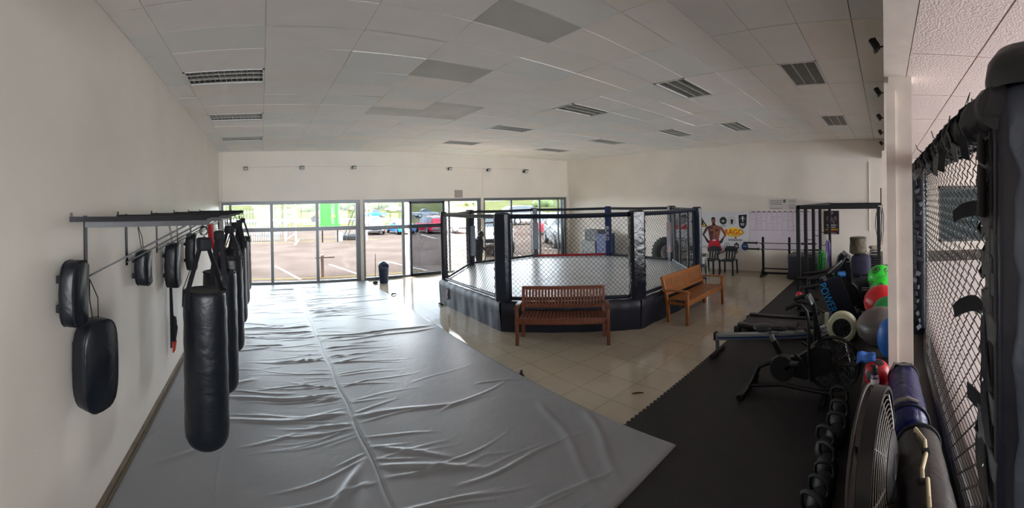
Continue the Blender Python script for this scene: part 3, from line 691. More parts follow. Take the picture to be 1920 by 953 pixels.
# ------------------------------------------------------------------ bin and mop by the windows
bn = thing('swing_bin', 'navy plastic swing-top bin standing in front of the street windows', 'bin', (3.53, 11.22, 0))
navy = mat('navy_plastic', srgb(28, 44, 78), .4)
MB().lathe([(.001, 0), (.125, 0), (.13, .02), (.152, .44), (.158, .45), (.158, .47)], 28, caps=False).build('bin_body', navy, bn)
d = MB(); d.lathe([(.163, .44), (.165, .49), (.155, .53), (.13, .58), (.08, .625), (.001, .645)], 28, caps=False); d.build('dome_lid', mat('navy_lid', srgb(70, 86, 110), .22), bn)
MB().box((0, -.15, .53), (.2, .012, .09), rot=(-.5, 0, 0)).build('flap', navy, bn)
mp_ = thing('mop', 'thin mop leaning beside the navy bin at the window frame', 'mop', (3.28, 11.25, 0))
MB().tube([(0, 0, .05), (.10, .3, .82)], .011, 8).build('handle', mat('grey_handle', srgb(120, 122, 124), .5), mp_)
m = MB(); m.ball((0, 0, .03), (.09, .07, .03), 8); [m.tube([(0, 0, .04), (.1 * math.cos(a), .08 * math.sin(a), .012)], .012, 5) for a in range(6)]; m.build('mop_head', mat('mop_grey', srgb(78, 78, 78), .9), mp_)

# ------------------------------------------------------------------ person at the doorway
def person(loc, rz):
    t = thing('person', 'person in dark clothes standing at the open doorway behind the cage, head bowed', 'person', loc, rz)
    skin = mat('dark_skin', srgb(70, 48, 38), .5); cloth = mat('dark_navy_clothes', srgb(20, 20, 40), .8)
    # skeleton (x across, y forward, z up), skinned
    J = {'pel': (0, 0, .84), 'bel': (0, .01, 1.0), 'che': (0, .03, 1.17), 'neck': (0, .07, 1.31), 'hd0': (0, .10, 1.38), 'hd1': (0, .12, 1.50),
         'ls': (-.21, .03, 1.25), 'le': (-.31, -.0, 1.0), 'lw': (-.25, .16, .86), 'rs': (.21, .03, 1.25), 're': (.31, .0, 1.0), 'rw': (.26, .14, .84),
         'lh': (-.09, 0, .80), 'lk': (-.10, .02, .44), 'la': (-.11, -.02, .08), 'lf': (-.12, .13, .035), 'rh': (.09, 0, .80), 'rk': (.09, .03, .44), 'ra': (.10, -.01, .08), 'rf': (.11, .14, .035)}
    Rd = {'pel': .17, 'bel': .17, 'che': .18, 'neck': .055, 'hd0': .075, 'hd1': .085, 'ls': .075, 'le': .05, 'lw': .034, 'rs': .075, 're': .05, 'rw': .034, 'lh': .115, 'lk': .08, 'la': .042, 'lf': .03, 'rh': .115, 'rk': .08, 'ra': .042, 'rf': .03}
    E_ = [('pel', 'bel'), ('bel', 'che'), ('che', 'neck'), ('neck', 'hd0'), ('hd0', 'hd1'), ('che', 'ls'), ('ls', 'le'), ('le', 'lw'), ('che', 'rs'), ('rs', 're'), ('re', 'rw'), ('pel', 'lh'), ('lh', 'lk'), ('lk', 'la'), ('la', 'lf'), ('pel', 'rh'), ('rh', 'rk'), ('rk', 'ra'), ('ra', 'rf')]
    for s, w, e in ((-1, 'lw', 'le'), (1, 'rw', 're')):
        W = Vector(J[w]); d = (W - Vector(J[e])).normalized(); sd = Vector((s, 0, 0))
        pk = 'palm' + w; J[pk] = tuple(W + d * .07); Rd[pk] = .036; E_.append((w, pk))
        for i in range(5):
            off = sd * (.022 - .011 * i) + d * (.07 if i < 4 else .02); a = W + d * .06 + sd * (.02 - .012 * i); b = a + d * (.035 + .005 * (i in (1, 2))) + Vector((0, .01, -.01)); c = b + d * .02 + Vector((0, .012, -.02))
            if i == 4: a = W + d * .03 - sd * .02; b = a + d * .02 - sd * .02; c = b + d * .02
            for q, p_ in (('a', a), ('b', b), ('c', c)): J[f'{w}{i}{q}'] = tuple(p_); Rd[f'{w}{i}{q}'] = .010
            E_ += [(pk if i < 4 else w, f'{w}{i}a'), (f'{w}{i}a', f'{w}{i}b'), (f'{w}{i}b', f'{w}{i}c')]
    names = list(J); me = bpy.data.meshes.new('body'); me.from_pydata([J[n] for n in names], [(names.index(a), names.index(b)) for a, b in E_], [])
    o = bpy.data.objects.new('body', me); col.objects.link(o); o.parent = t
    o.modifiers.new('Skin', 'SKIN'); 
    if not me.skin_vertices: me.skin_vertices.new() if hasattr(me.skin_vertices, 'new') else None
    bm = bmesh.new(); bm.from_mesh(me); ly = bm.verts.layers.skin.verify(); bm.verts.ensure_lookup_table()
    for i, n in enumerate(names): bm.verts[i][ly].radius = (Rd[n], Rd[n] * (.72 if n in ('pel', 'bel', 'che') else 1)); bm.verts[i][ly].use_root = (n == 'pel')
    bm.to_mesh(me); bm.free()
    sb = o.modifiers.new('Sub', 'SUBSURF'); sb.levels = 1; sb.render_levels = 2; me.materials.append(cloth); 
    hd = MB(); hd.ball((0, .12, 1.455), (.078, .092, .115), 14, skin); hd.ball((0, .215, 1.44), (.014, .02, .022), 6, skin)
    for s in (-1, 1): hd.ball((s * .078, .115, 1.45), (.012, .02, .03), 6, skin); hd.ball((s * .03, .195, 1.465), (.013, .01, .008), 6, white_p)
    hd.box((0, .205, 1.40), (.045, .01, .010), mat('lips', srgb(90, 50, 45), .5)); hd.build('head', parent=t)
    MB().ball((0, .105, 1.485), (.083, .092, .1), 12).build('hair', mat('black_hair', srgb(12, 12, 14), .9), t)
    # shirt with hem and trousers over the body
    sh = MB(); M0 = Matrix.Identity(4)
    sh.lathe([(.205, .76), (.215, .84), (.215, .98), (.235, 1.12), (.24, 1.20), (.205, 1.27), (.13, 1.33), (.07, 1.36), (.055, 1.385), (.001, 1.39)], 20, sq=(1, .72), caps=False); sh.build('shirt', cloth, t, smooth=60)
    return t
pr__ = person((6.60, 10.9, 0), -2.5); pr__.scale = (.93, .93, .89)
# ------------------------------------------------------------------ things on and at the poster wall (x = XR, seen facing +x; picture right is -y)
XW = XR - .004
def wpoly(mb, pts, mt, off=0.0):      # flat printed shape on the wall, pts are (y, z)
    mb.prism(pts, XW - off - .0012, XW - off, 'yz', mt)
def disc(y, z, ry, rz=None, n=24): rz = rz or ry; return [(y + ry * math.cos(2 * PI * k / n), z + rz * math.sin(2 * PI * k / n)) for k in range(n)]
INK = mat('ink_black', srgb(28, 30, 36), .5); RED = mat('ink_red', srgb(196, 24, 44), .5); YEL = mat('ink_yellow', srgb(248, 202, 40), .5); BLU = mat('ink_blue', srgb(30, 62, 110), .5)
GRN = mat('ink_green', srgb(52, 84, 58), .5); SK1 = mat('print_skin', srgb(140, 82, 62), .5); SK2 = mat('print_skin_dark', srgb(78, 46, 42), .5); GRY = mat('ink_grey', srgb(132, 132, 138), .5)
def wtext(body, y, z, size, mt, parent, sx=1.0, off=.008): return text(body, size, (XW - off - parent.location.x, y - parent.location.y, z - parent.location.z), (0, -1, 0), (0, 0, 1), mt, parent, sx=sx, depth=.0008)
bnr = thing('sponsor_banner', 'white sponsor banner with shirtless boxer in red shorts and round logos', 'banner', (0, 0, 0))
b = MB(); N = 30; top = [(4.13 + 2.75 * k / N, 1.90 - .035 * math.sin(PI * k / N) + .012 * math.sin(k * 1.3)) for k in range(N + 1)]
b.prism(top + [(6.88, .66), (5.4, .62), (4.13, .64)], XW - .004, XW, 'yz'); b.build('sheet', print_w, bnr)
p = MB(); O = .005
# boxer, hands on hips (a generic figure)
fy = 5.30
wpoly(p, [(fy + .20, 1.42), (fy + .23, 1.36), (fy + .17, 1.05), (fy + .15, .98), (fy - .15, .98), (fy - .17, 1.05), (fy - .24, 1.36), (fy - .20, 1.42), (fy - .06, 1.47), (fy + .06, 1.47)], SK1, O)
wpoly(p, [(fy + .20, 1.42), (fy + .22, 1.36), (fy + .16, 1.05), (fy + .15, .98), (fy + .03, .98), (fy + .02, 1.2), (fy + .04, 1.4)], SK2, O + .001)
wpoly(p, disc(fy + .02, 1.60, .072, .10), SK1, O); wpoly(p, [(fy + .05, 1.54), (fy - .03, 1.54), (fy - .05, 1.44), (fy + .07, 1.44)], SK2, O)
wpoly(p, [(fy + .09, 1.62), (fy + .085, 1.69), (fy + .02, 1.715), (fy - .04, 1.69), (fy - .05, 1.64), (fy + .02, 1.66)], INK, O + .002)
for s in (1, -1):
    wpoly(p, [(fy + s * .20, 1.43), (fy + s * .30, 1.37), (fy + s * .43, 1.14), (fy + s * .38, 1.10), (fy + s * .25, 1.28)][::s], SK2 if s > 0 else SK1, O)
    wpoly(p, [(fy + s * .43, 1.14), (fy + s * .38, 1.09), (fy + s * .26, .93), (fy + s * .21, .97), (fy + s * .35, 1.14)][::s], SK2 if s > 0 else SK1, O + .001)
    wpoly(p, [(fy + s * .33, 1.02), (fy + s * .27, .90), (fy + s * .19, .86), (fy + s * .17, .93), (fy + s * .25, 1.0), (fy + s * .30, 1.05)][::s], INK, O + .002)
wpoly(p, [(fy + .17, .99), (fy - .17, .99), (fy - .27, .64), (fy + .0, .645), (fy + .02, .70), (fy + .04, .645), (fy + .25, .64)], RED, O + .001)
wpoly(p, [(fy + .06, 1.0), (fy - .05, 1.0), (fy - .05, .95), (fy + .06, .95)], print_w, O + .003)
for y, z, a in ((fy + .09, 1.30, .07), (fy - .09, 1.30, .07), (fy + .05, 1.15, .03), (fy - .05, 1.15, .03), (fy + .05, 1.07, .03), (fy - .05, 1.07, .03)): wpoly(p, disc(y, z, a, a * .6), SK2 if y < fy else SK1, O + .002)
# round logos, triangle, shield
wpoly(p, [(5.98, 1.40), (5.53, 1.40), (5.755, 1.72)], INK, O); wpoly(p, [(5.91, 1.425), (5.60, 1.425), (5.755, 1.66)], YEL, O + .001); wpoly(p, [(5.79, 1.60), (5.70, 1.60), (5.66, 1.45), (5.82, 1.45)], INK, O + .002)
wpoly(p, disc(6.02, 1.56, .10, .11), INK, O)
wpoly(p, disc(4.98, 1.60, .125), GRN, O); wpoly(p, disc(4.98, 1.60, .105), INK, O + .001)
for a in (-60, -30, 0, 30, 60):
    t_ = math.radians(90 + a); wpoly(p, [(4.98 + .018 * math.sin(t_), 1.56 - .018 * math.cos(t_)), (4.98 - .018 * math.sin(t_), 1.56 + .018 * math.cos(t_)), (4.98 + .085 * math.cos(t_), 1.56 + .085 * math.sin(t_))], print_w, O + .002)
wpoly(p, disc(4.68, 1.60, .125), GRY, O); wpoly(p, disc(4.68, 1.60, .115), print_w, O + .001); wpoly(p, disc(4.68, 1.61, .05, .04), INK, O + .002); wpoly(p, [(4.72, 1.58), (4.64, 1.58), (4.66, 1.50), (4.72, 1.50)], INK, O + .002)
wpoly(p, [(4.46, 1.78), (4.18, 1.80), (4.20, 1.48), (4.26, 1.38), (4.34, 1.35), (4.42, 1.40), (4.45, 1.48)], INK, O)
wpoly(p, [(4.35, 1.74), (4.29, 1.74), (4.31, 1.56), (4.33, 1.56)], print_w, O + .001); wpoly(p, [(4.40, 1.68), (4.24, 1.68), (4.24, 1.665), (4.40, 1.665)], print_w, O + .001)
wpoly(p, disc(4.62, 1.24, .30, .15, 36), YEL, O)
wpoly(p, disc(4.86, .80, .105), GRY, O); wpoly(p, disc(4.86, .80, .085), print_w, O + .001); wpoly(p, [(4.91, .80), (4.86, .86), (4.81, .80), (4.86, .74)], GRY, O + .002)
wpoly(p, [(4.62, .86), (4.54, .93), (4.46, .86), (4.46, .75), (4.54, .69), (4.62, .75)], INK, O)
wpoly(p, disc(4.26, .80, .115, .12), BLU, O)
wpoly(p, [(4.62, 1.05), (4.55, 1.12), (4.53, 1.05)], GRN, O)
# printed fight picture behind the cage posts
wpoly(p, [(6.82, 1.30), (6.26, 1.30), (6.30, 1.50), (6.5, 1.38), (6.7, 1.52), (6.82, 1.5)], RED, O); wpoly(p, [(6.8, 1.45), (6.62, 1.72), (6.4, 1.78), (6.28, 1.7), (6.34, 1.5), (6.5, 1.44)], GRY, O + .001); wpoly(p, [(6.62, 1.74), (6.34, 1.80), (6.22, 1.73), (6.4, 1.70)], INK, O + .002)
wpoly(p, [(4.820, 1.137), (4.420, 1.137), (4.420, 1.122), (4.820, 1.122)], GRY, O + .003); wpoly(p, [(5.080, 1.450), (4.880, 1.450), (4.880, 1.430), (5.080, 1.430)], GRY, O + .003); wpoly(p, [(5.080, 1.416), (4.880, 1.416), (4.880, 1.404), (5.080, 1.404)], GRY, O + .003); wpoly(p, [(4.590, 0.840), (4.490, 0.840), (4.490, 0.820), (4.590, 0.820)], print_w, O + .003); wpoly(p, [(4.590, 0.800), (4.490, 0.800), (4.490, 0.780), (4.590, 0.780)], print_w, O + .003); wpoly(p, [(4.395, 1.520), (4.265, 1.520), (4.265, 1.500), (4.395, 1.500)], print_w, O + .003); wpoly(p, [(4.390, 1.480), (4.270, 1.480), (4.270, 1.460), (4.390, 1.460)], print_w, O + .003); wpoly(p, [(4.320, 0.816), (4.200, 0.816), (4.200, 0.804), (4.320, 0.804)], print_w, O + .003); 
p.build('print', None, bnr, smooth=0)
wtext('RAGO', 4.62, 1.24, .24, RED, bnr, sx=.95, off=.011); wtext('bettabyte', 4.58, 1.01, .12, INK, bnr)
wtext('CFC', 6.48, .90, .30, BLU, bnr, sx=1.3)
# class timetable
tt = thing('timetable_sheet', 'large pale pink class timetable sheet hanging behind the barbells', 'timetable', (0, 0, 0))
pink = mat('timetable_paper', srgb(212, 202, 214), .5)
MB().prism([(4.10, 1.90), (3.2, 1.905), (1.93, 1.91), (1.95, .74), (4.08, .73)], XW - .003, XW, 'yz').build('sheet', pink, tt)
g = MB(); ruled = mat('ruled_line', srgb(150, 138, 156), .6)
for k in range(1, 13): y = 4.06 - k * .168; wpoly(g, [(y + .003, 1.88), (y - .003, 1.88), (y - .003, 1.33), (y + .003, 1.33)], ruled, .004)
wpoly(g, [(4.07, 1.325), (1.95, 1.325), (1.95, 1.315), (4.07, 1.315)], ruled, .004); wpoly(g, [(4.07, 1.865), (1.95, 1.865), (1.95, 1.855), (4.07, 1.855)], ruled, .004)
rq = random.Random(5)
for k in range(12):
    y = 4.04 - k * .168
    for z in np.arange(1.38, 1.83, .045):
        if rq.random() < .28: wpoly(g, [(y, z), (y - rq.uniform(.06, .13), z), (y - .1, z - .006), (y, z - .006)], GRY, .0045)
    wpoly(g, [(y - .03, 1.895), (y - .12, 1.895), (y - .12, 1.875), (y - .03, 1.875)], INK, .0045)
wpoly(g, disc(3.03, 1.20, .045), ruled, .004); wpoly(g, disc(3.03, 1.20, .038), pink, .005)
g.build('ruling', None, tt, smooth=0)
pn = thing('notice_sheets', 'white notice sheets with an emblem taped above the timetable', 'notice', (0, 0, 0))
MB().b2((XW - .003, 2.60, 1.935), (XW, 3.46, 2.27)).build('sheet', mat('notice_paper', srgb(205, 200, 200), .6), pn)
g = MB()
for z in (2.22, 2.16, 2.11, 1.99): wpoly(g, [(3.42, z), (3.05, z), (3.05, z - .018), (3.42, z - .018)], GRY, .004)
for z in (2.2, 2.08, 2.02, 1.98): wpoly(g, [(2.84, z), (2.66, z), (2.66, z - .014), (2.84, z - .014)], GRY, .004)
wpoly(g, disc(2.98, 2.20, .04, .05), mat('crest', srgb(96, 92, 80), .5), .004); g.build('print', None, pn, smooth=0)
ps = thing('event_poster', 'black fight night poster with yellow lettering on the wall beside the rig', 'poster', (0, 0, 0))
MB().b2((XW - .004, 1.34, 1.21), (XW, 1.79, 1.90)).build('sheet', mat('poster_black', srgb(30, 27, 34), .35, rgb2=srgb(52, 42, 50), vscale=10), ps)
g = MB(); PG = mat('poster_grey', srgb(112, 100, 104), .5); rq = random.Random(8)
wpoly(g, disc(1.565, 1.83, .06, .04), PG, .005)
for y, z, r_ in ((1.68, 1.70, .055), (1.56, 1.66, .06), (1.45, 1.70, .055), (1.62, 1.58, .04), (1.5, 1.57, .04)):
    wpoly(g, disc(y, z, r_ * .55, r_ * .7), PG, .005); wpoly(g, [(y + r_, z - .10), (y - r_, z - .10), (y - r_ * .7, z - .02), (y + r_ * .7, z - .02)], mat('poster_brown', srgb(84, 66, 66), .5), .0046)
for y_, z_, w_, h_, m_ in ((1.565, 1.475, .30, .022, white_p), (1.565, 1.415, .24, .022, white_p), (1.565, 1.28, .24, .018, RED), (1.52, 1.24, .2, .016, white_p)):
    for k in range(int(w_ / .02)): wpoly(g, [(y_ + w_ / 2 - k * .02, z_ + h_ / 2), (y_ + w_ / 2 - k * .02 - .014, z_ + h_ / 2), (y_ + w_ / 2 - k * .02 - .014, z_ - h_ / 2), (y_ + w_ / 2 - k * .02, z_ - h_ / 2)], m_, .0055)
g.build('print', None, ps, smooth=0)
wtext('JOHANNESBURG', 1.565, 1.345, .065, YEL, ps, sx=.75)
# barbell stand and two barbells
stn = thing('barbell_stand', 'low black barbell stand on the tiles in front of the timetable', 'barbell rack', (11.15, 3.15, 0))
for s in (-.40, .40): m = MB(); m.bar((0, s, .03), (0, s, 1.15), .06, .06); m.bar((-.26, s, .03), (.24, s, .03), .06, .05); m.bar((-.2, s, .06), (0, s, .3), .04, .04); m.build('upright', blk_metal, stn)
for z in (.22, .10): MB().bar((-.05 if z < .2 else 0, -.4, z), (-.05 if z < .2 else 0, .4, z), .05, .05 if z < .2 else .03).build('crossbar', blk_metal, stn)
for s in (-.40, .40):
    for z in (.94, .76): MB().box((-.06, s, z), (.09, .05, .012)).box((-.10, s, z + .02), (.01, .05, .04)).build('bar_holder', blk_metal, stn)
def barbell(y0, z, label, L=2.2):
    t = thing('barbell', label, 'barbell', (11.08, y0, z))
    MB().tube([(0, -L / 2, 0), (0, L / 2, 0)], .014, 10).build('shaft', mat('grey_steel', srgb(120, 118, 118), .35, metal=.8), t)
    for s in (-1, 1): MB().tube([(0, s * L / 2, 0), (0, s * (L / 2 - .4), 0)], .025, 12).tube([(0, s * (L / 2 - .40), 0), (0, s * (L / 2 - .43), 0)], .04, 12).build('sleeve', mat('dark_steel', srgb(52, 48, 48), .35, metal=.7), t)
barbell(3.04, .975, 'upper grey barbell resting on the stand in front of the timetable'); barbell(2.98, .795, 'lower dark barbell resting on the stand in front of the timetable')
# rig of uprights with hooks
rig = thing('training_rig', 'tall black steel training rig with a row of hooked uprights by the posters', 'training rig', (0, 0, 0))
UP = [(7.95, 1.77), (8.78, 1.78), (9.75, 1.78), (10.65, 1.76), (11.40, 1.60)]
rub_b = mat('matte_black_steel', srgb(24, 25, 30), .45)
for i, (x, y) in enumerate(UP):
    MB().bar((x, y, .014), (x, y, 2.13), .075, .075, up=(0, 1, 0)).build('upright', rub_b, rig)
    MB().box((x, y, .02), (.16, .16, .012)).build('foot_plate', rub_b, rig)
    for z in (1.35, 1.0, .62, .25) if i < 4 else ():
        h_ = MB(); h_.tube([(x, y - .04, z), (x, y - .10, z - .015), (x, y - .14, z + .0), (x, y - .15, z + .03)], .01, 6); h_.build('hook', rub_b, rig)
MB().bar((7.95, 1.77, 2.10), (11.5, 1.6, 2.10), .06, .075).build('top_rail', rub_b, rig); MB().bar((7.95, 1.77, 2.10), (7.95, .13, 2.10), .075, .085).build('top_beam', rub_b, rig)
MB().bar((11.4, 1.6, 2.09), (11.4, .1, 2.09), .06, .07).build('wall_beam', rub_b, rig)
MB().bar((7.95, .13, .7), (7.95, .13, 2.10), .07, .07, up=(0, 1, 0)).build('rear_post', rub_b, rig)
def hang_band(name, x, y, z0, z1, w, m, label, n=2):
    t = MB()
    for k in range(n): o_ = k * .05; t.tube([(x, y - o_, z0), (x + .015, y - w / 2 - o_, z0 - .1), (x, y - w / 2 - o_, (z0 + z1) / 2), (x, y - .02 - o_, z1), (x - .01, y + w / 2 - o_, (z0 + z1) / 2), (x, y + w / 3 - o_, z0 - .1)], .016, 6, close=True)
    return tag(t.build('resistance_band', m), label, 'resistance band', None)
hang_band('b', 9.75, 1.62, .99, .15, .10, mat('green_latex', srgb(26, 156, 56), .4), 'bright green resistance bands hanging low on the black rig', 3)
hang_band('b', 10.65, 1.58, 1.15, .30, .045, mat('purple_latex', srgb(92, 66, 148), .4), 'purple resistance band hanging on the rig beside the green ones')
pb = thing('plyo_box', 'black padded plyometric box with grey top between barbell stand and rig', 'box', (11.05, 2.29, 0))
MB().rbox((0, 0, .34), (.72, .80, .64), .02).build('box_body', mat('box_vinyl', srgb(24, 27, 36), .5), pb); MB().rbox((0, 0, .675), (.73, .81, .06), .02).build('top_pad', mat('grey_pad', srgb(74, 72, 72), .6), pb)
# monobloc chairs
def mono_chair(loc, rz, label, m):
    t = thing('plastic_chair', label, 'chair', loc, rz, None)      # faces -x
    MB().prism([(-.22, -.21), (.20, -.19), (.20, .19), (-.22, .21)], .42, .445, 'xy').build('seat', m, t)
    for x, y in ((-.20, -.20), (-.20, .20), (.22, -.19), (.22, .19)):
        l = MB(); l.bar((x * 1.12, y * 1.08, 0), (x, y, .43), .045, .035); l.build('leg', m, t)
    b = MB()
    for y in (-.14, -.05, .05, .14): b.bar((.19, y * .9, .44), (.27, y * 1.0, .70), .045 if abs(y) < .1 else .05, .014, up=(1, 0, 0))
    top = [(-.20, .66), (.20, .66), (.21, .73), (.17, .79), (.08, .82), (-.08, .82), (-.17, .79), (-.21, .73)]
    b.add([(.255 + (z - .66) * .2 + .03 * (1 - abs(y) / .2), y, z) for y, z in top] + [(.27 + (z - .66) * .2 + .03 * (1 - abs(y) / .2), y, z) for y, z in top], [tuple(range(8)), tuple(range(8, 16))] + [(i, (i + 1) % 8, 8 + (i + 1) % 8, 8 + i) for i in range(8)]); b.build('backrest', m, t)
    for s in (-1, 1):
        a = MB(); a.tube([(-.24, s * .23, .42), (-.22, s * .25, .60), (-.05, s * .255, .64), (.18, s * .23, .64), (.27, s * .20, .67)], .018, 6); a.build('armrest', m, t)
blkc = mat('black_monobloc', srgb(26, 30, 36), .38)
mono_chair((11.08, 4.64, 0), PI * 0 + .06, 'black plastic garden chair nearest the timetable, under the blue oval logo', blkc)
mono_chair((11.00, 5.20, 0), -.05, 'black plastic garden chair in the middle, in front of the boxer print', blkc)
mono_chair((10.85, 5.85, 0), .0, 'black plastic garden chair beside the cage gate, left end of the row', blkc)
mono_chair((10.45, 5.35, 0), .1, 'white plastic chair standing in front of the black ones at the cage', mat('white_monobloc', srgb(196, 196, 190), .4))
# tractor tyre, crates behind the cage
ty = thing('tractor_tyre', 'large black tractor tyre standing against the wall behind the cage', 'tyre', (11.28, 6.95, .52)); ty.rotation_euler = (0, .12, 0)
m = MB(); MM = Matrix.Rotation(PI / 2, 4, 'Y'); m.lathe([(.30, -.12), (.34, -.15), (.46, -.155), (.50, -.13), (.515, 0), (.50, .13), (.46, .155), (.34, .15), (.30, .12), (.30, -.12)], 40, caps=False, M=MM); m.build('carcass', rubber, ty, smooth=50)
m = MB()
for k in range(26):
    a = 2 * PI * k / 26
    for s in (-1, 1): m.box((s * .07, .515 * math.cos(a + s * .06), .515 * math.sin(a + s * .06)), (.13, .03, .045), rot=(a + s * .06, 0, 0))
m.build('tread', rubber, ty)
def crate(loc, d, m, label, doors=2, rz=0, name='storage_crate'):
    t = thing(name, label, 'crate', loc, rz); w, l, h_ = d
    MB().rbox((0, 0, h_ / 2), (w, l, h_), .015).build('crate_body', m, t)
    for k in range(doors):
        y = -l / 2 + l * (k + .5) / doors; f = MB(); f.rbox((-w / 2 - .004, y, h_ / 2), (.014, l / doors - .04, h_ - .06), .005, seg=1); f.build('door_panel', m, t)
        MB().box((-w / 2 - .018, y + (.08 if k % 2 == 0 else -.08) * (-1), h_ * .5), (.014, .02, .10)).build('latch', blk_plastic, t)
g1_ = mat('crate_grey', srgb(98, 102, 106), .5); g2_ = mat('crate_pale', srgb(122, 126, 126), .5)
crate((10.95, 9.95, 0), (.5, .72, .84), g2_, 'pale grey cabinet crate standing on the floor behind the cage, lower of two')
crate((10.98, 9.85, .84), (.45, .66, .40), g1_, 'darker grey crate stacked on top of the pale one behind the cage')
crate((10.9, 9.28, 0), (.5, .46, 1.12), pad_blue, 'tall blue padded box beside the grey crates behind the cage', 1, name='padded_box')
# ------------------------------------------------------------------ machines on the rubber floor
# treadmill: belt runs along y, console end towards the platform
tm = thing('treadmill', 'black treadmill with blue lettered mast, rear end towards the tiles', 'treadmill', (6.57, 1.45, .014))
m = MB(); m.rbox((0, .28, .10), (.52, 1.46, .05), .01); m.build('deck', rubber, tm)
m = MB(); m.rbox((0, .28, .128), (.46, 1.44, .012), .004); m.build('belt', mat('treadmill_belt', srgb(46, 42, 42), .5, bump=.1, bscale=150), tm)
for s in (-1, 1):
    m = MB(); m.rbox((s * .30, .28, .125), (.10, 1.46, .075), .012); m.build('side_rail', mat('rail_dark', srgb(30, 26, 28), .35), tm)
    MB().rbox((s * .30, .93, .168), (.10, .16, .012), .004).build('rail_plate', mat('rail_plate', srgb(78, 84, 84), .4), tm)
    MB().rbox((s * .31, 1.02, .06), (.10, .12, .12), .03).build('end_cap', mat('end_cap_navy', srgb(24, 26, 44), .4), tm)
MB().box((-.352, .62, .10), (.004, .06, .06)).build('sticker', mat('sticker_blue', srgb(38, 88, 140), .4), tm)
m = MB(); m.prism([(-.44, .03), (-.44, .2), (-.30, .26), (-.95, .26), (-1.0, .2), (-1.0, .03)][::1], -.36, .36, 'yz'); m.build('motor_hood', blk_plastic, tm)
mast = MB(); mast.bar((-.05, -.74, .18), (-.02, -.39, .94), .30, .07, up=(0, -1, 0)); msto = mast.build('mast', mat('mast_black', srgb(16, 20, 34), .35), tm)
dv = Vector((.03, .37, .84)).normalized()
bt = mat('letter_blue', srgb(38, 140, 205), .4)
up_ = Vector((1, 0, 0)); rt = -dv
text('POWER', .185, (-.208, -.505, .645), rt, Vector((0, -.84, .37)) , bt, msto, sx=.78, depth=.002)
pnl = MB(); pnl.bar((-.19, -.86, .20), (-.16, -.53, .94), .012, .38, up=(0, 1, -.4)); pnl.build('side_panel', mat('mast_black', srgb(16, 20, 34), .35), msto)
cb = MB(); cb.rbox((-.215, -.72, .19), (.02, .13, .16), .03, rot=(.42, 0, 0)); cb.build('badge', white_p, msto); text('C', .12, (-.228, -.72, .19), rt, Vector((0, -.84, .37)), INK, msto, sx=1.3, depth=.002)
for s in (-1, 1):
    m = MB(); m.tube([(s * .32, -.40, .88), (s * .33, -.20, .84), (s * .33, -.09, .83), (s * .33, -.08, .66)], .030, 8); m.build('handrail', blk_plastic, tm)
# second machine behind: elliptical with long arms and a silver console plate
el = thing('elliptical_trainer', 'dark cross trainer with long curved arms and grey console between treadmill and rig', 'cross trainer', (7.5, 1.05, .014))
m = MB(); m.bar((0, -.55, .04), (0, .6, .04), .10, .08); m.bar((-.3, .6, .03), (.3, .6, .03), .06, .06); m.bar((-.3, -.55, .03), (.3, -.55, .03), .06, .06); m.build('base_frame', blk_metal, el)
MB().bar((0, -.40, .05), (0, -.34, 1.05), .09, .09, up=(0, 1, 0)).build('mast', blk_metal, el)
for s in (-1, 1):
    m = MB(); m.tube([(s * .24, .58, .76), (s * .25, .32, .78), (s * .24, .06, .84), (s * .20, -.18, .97), (s * .14, -.30, 1.16)], [.03, .034, .04, .034, .024], 8); m.build('swing_arm', blk_plastic, el)
    MB().rbox((s * .18, .45, .30), (.14, .36, .05), .02, rot=(.12, 0, 0)).build('pedal', rubber, el)
m = MB(); m.rbox((-.12, -.12, .98), (.28, .34, .03), .01, rot=(-.75, .1, 0)); m.build('console_plate', mat('console_grey', srgb(112, 114, 116), .3), el)
m = MB(); m.lathe([(.001, -.05), (.26, -.05), (.28, 0), (.26, .05), (.001, .05)], 28, M=Matrix.Translation((0, -.28, .42)) @ Matrix.Rotation(PI / 2, 4, 'Y'), caps=False); m.build('flywheel_cover', blk_plastic, el)
btl = thing('water_bottle', 'blue plastic bottle lying between treadmill mast and the dark bags', 'bottle', (7.5, .80, .83)); btl.rotation_euler = (PI / 2, 0, .3)
MB().lathe([(.001, -.11), (.05, -.11), (.055, -.09), (.055, .06), (.04, .09), (.02, .10), (.02, .13), (.001, .13)], 16, caps=False).build('bottle_body', mat('bottle_blue', srgb(44, 112, 176), .3), btl)
# rowing machine
rw2 = thing('rowing_machine', 'rowing machine with silver rail and pale ringed flywheel beside the treadmill', 'rowing machine', (5.31, 0, .014))
m = MB(); m.rbox((0, 1.66, .345), (.075, 1.56, .10), .012, rot=(-.12, 0, 0)); m.build('rail', mat('brushed_rail', srgb(150, 156, 160), .28, metal=.7), rw2)
MB().box((-.039, 1.66, .335), (.003, 1.5, .03), rot=(-.12, 0, 0)).build('rail_groove', mat('rail_blue', srgb(36, 58, 96), .3), rw2)
m = MB(); m.bar((0, 2.42, .03), (0, 2.42, .26), .05, .04, up=(0, 1, 0)); m.build('leg', mat('leg_grey', srgb(88, 94, 96), .4), rw2)
m = MB(); m.tube([(-.22, 2.42, .03), (.22, 2.42, .03)], .03, 8); m.build('foot', blk_plastic, rw2); MB().rbox((0, 2.445, .26), (.10, .04, .12), .01).build('end_cap', blk_plastic, rw2)
m = MB(); m.rbox((0, 1.36, .51), (.26, .30, .05), .025); m.build('seat', blk_plastic, rw2); MB().box((0, 1.36, .455), (.13, .22, .06)).build('seat_roller', mat('pale_bracket', srgb(168, 170, 168), .35), rw2)
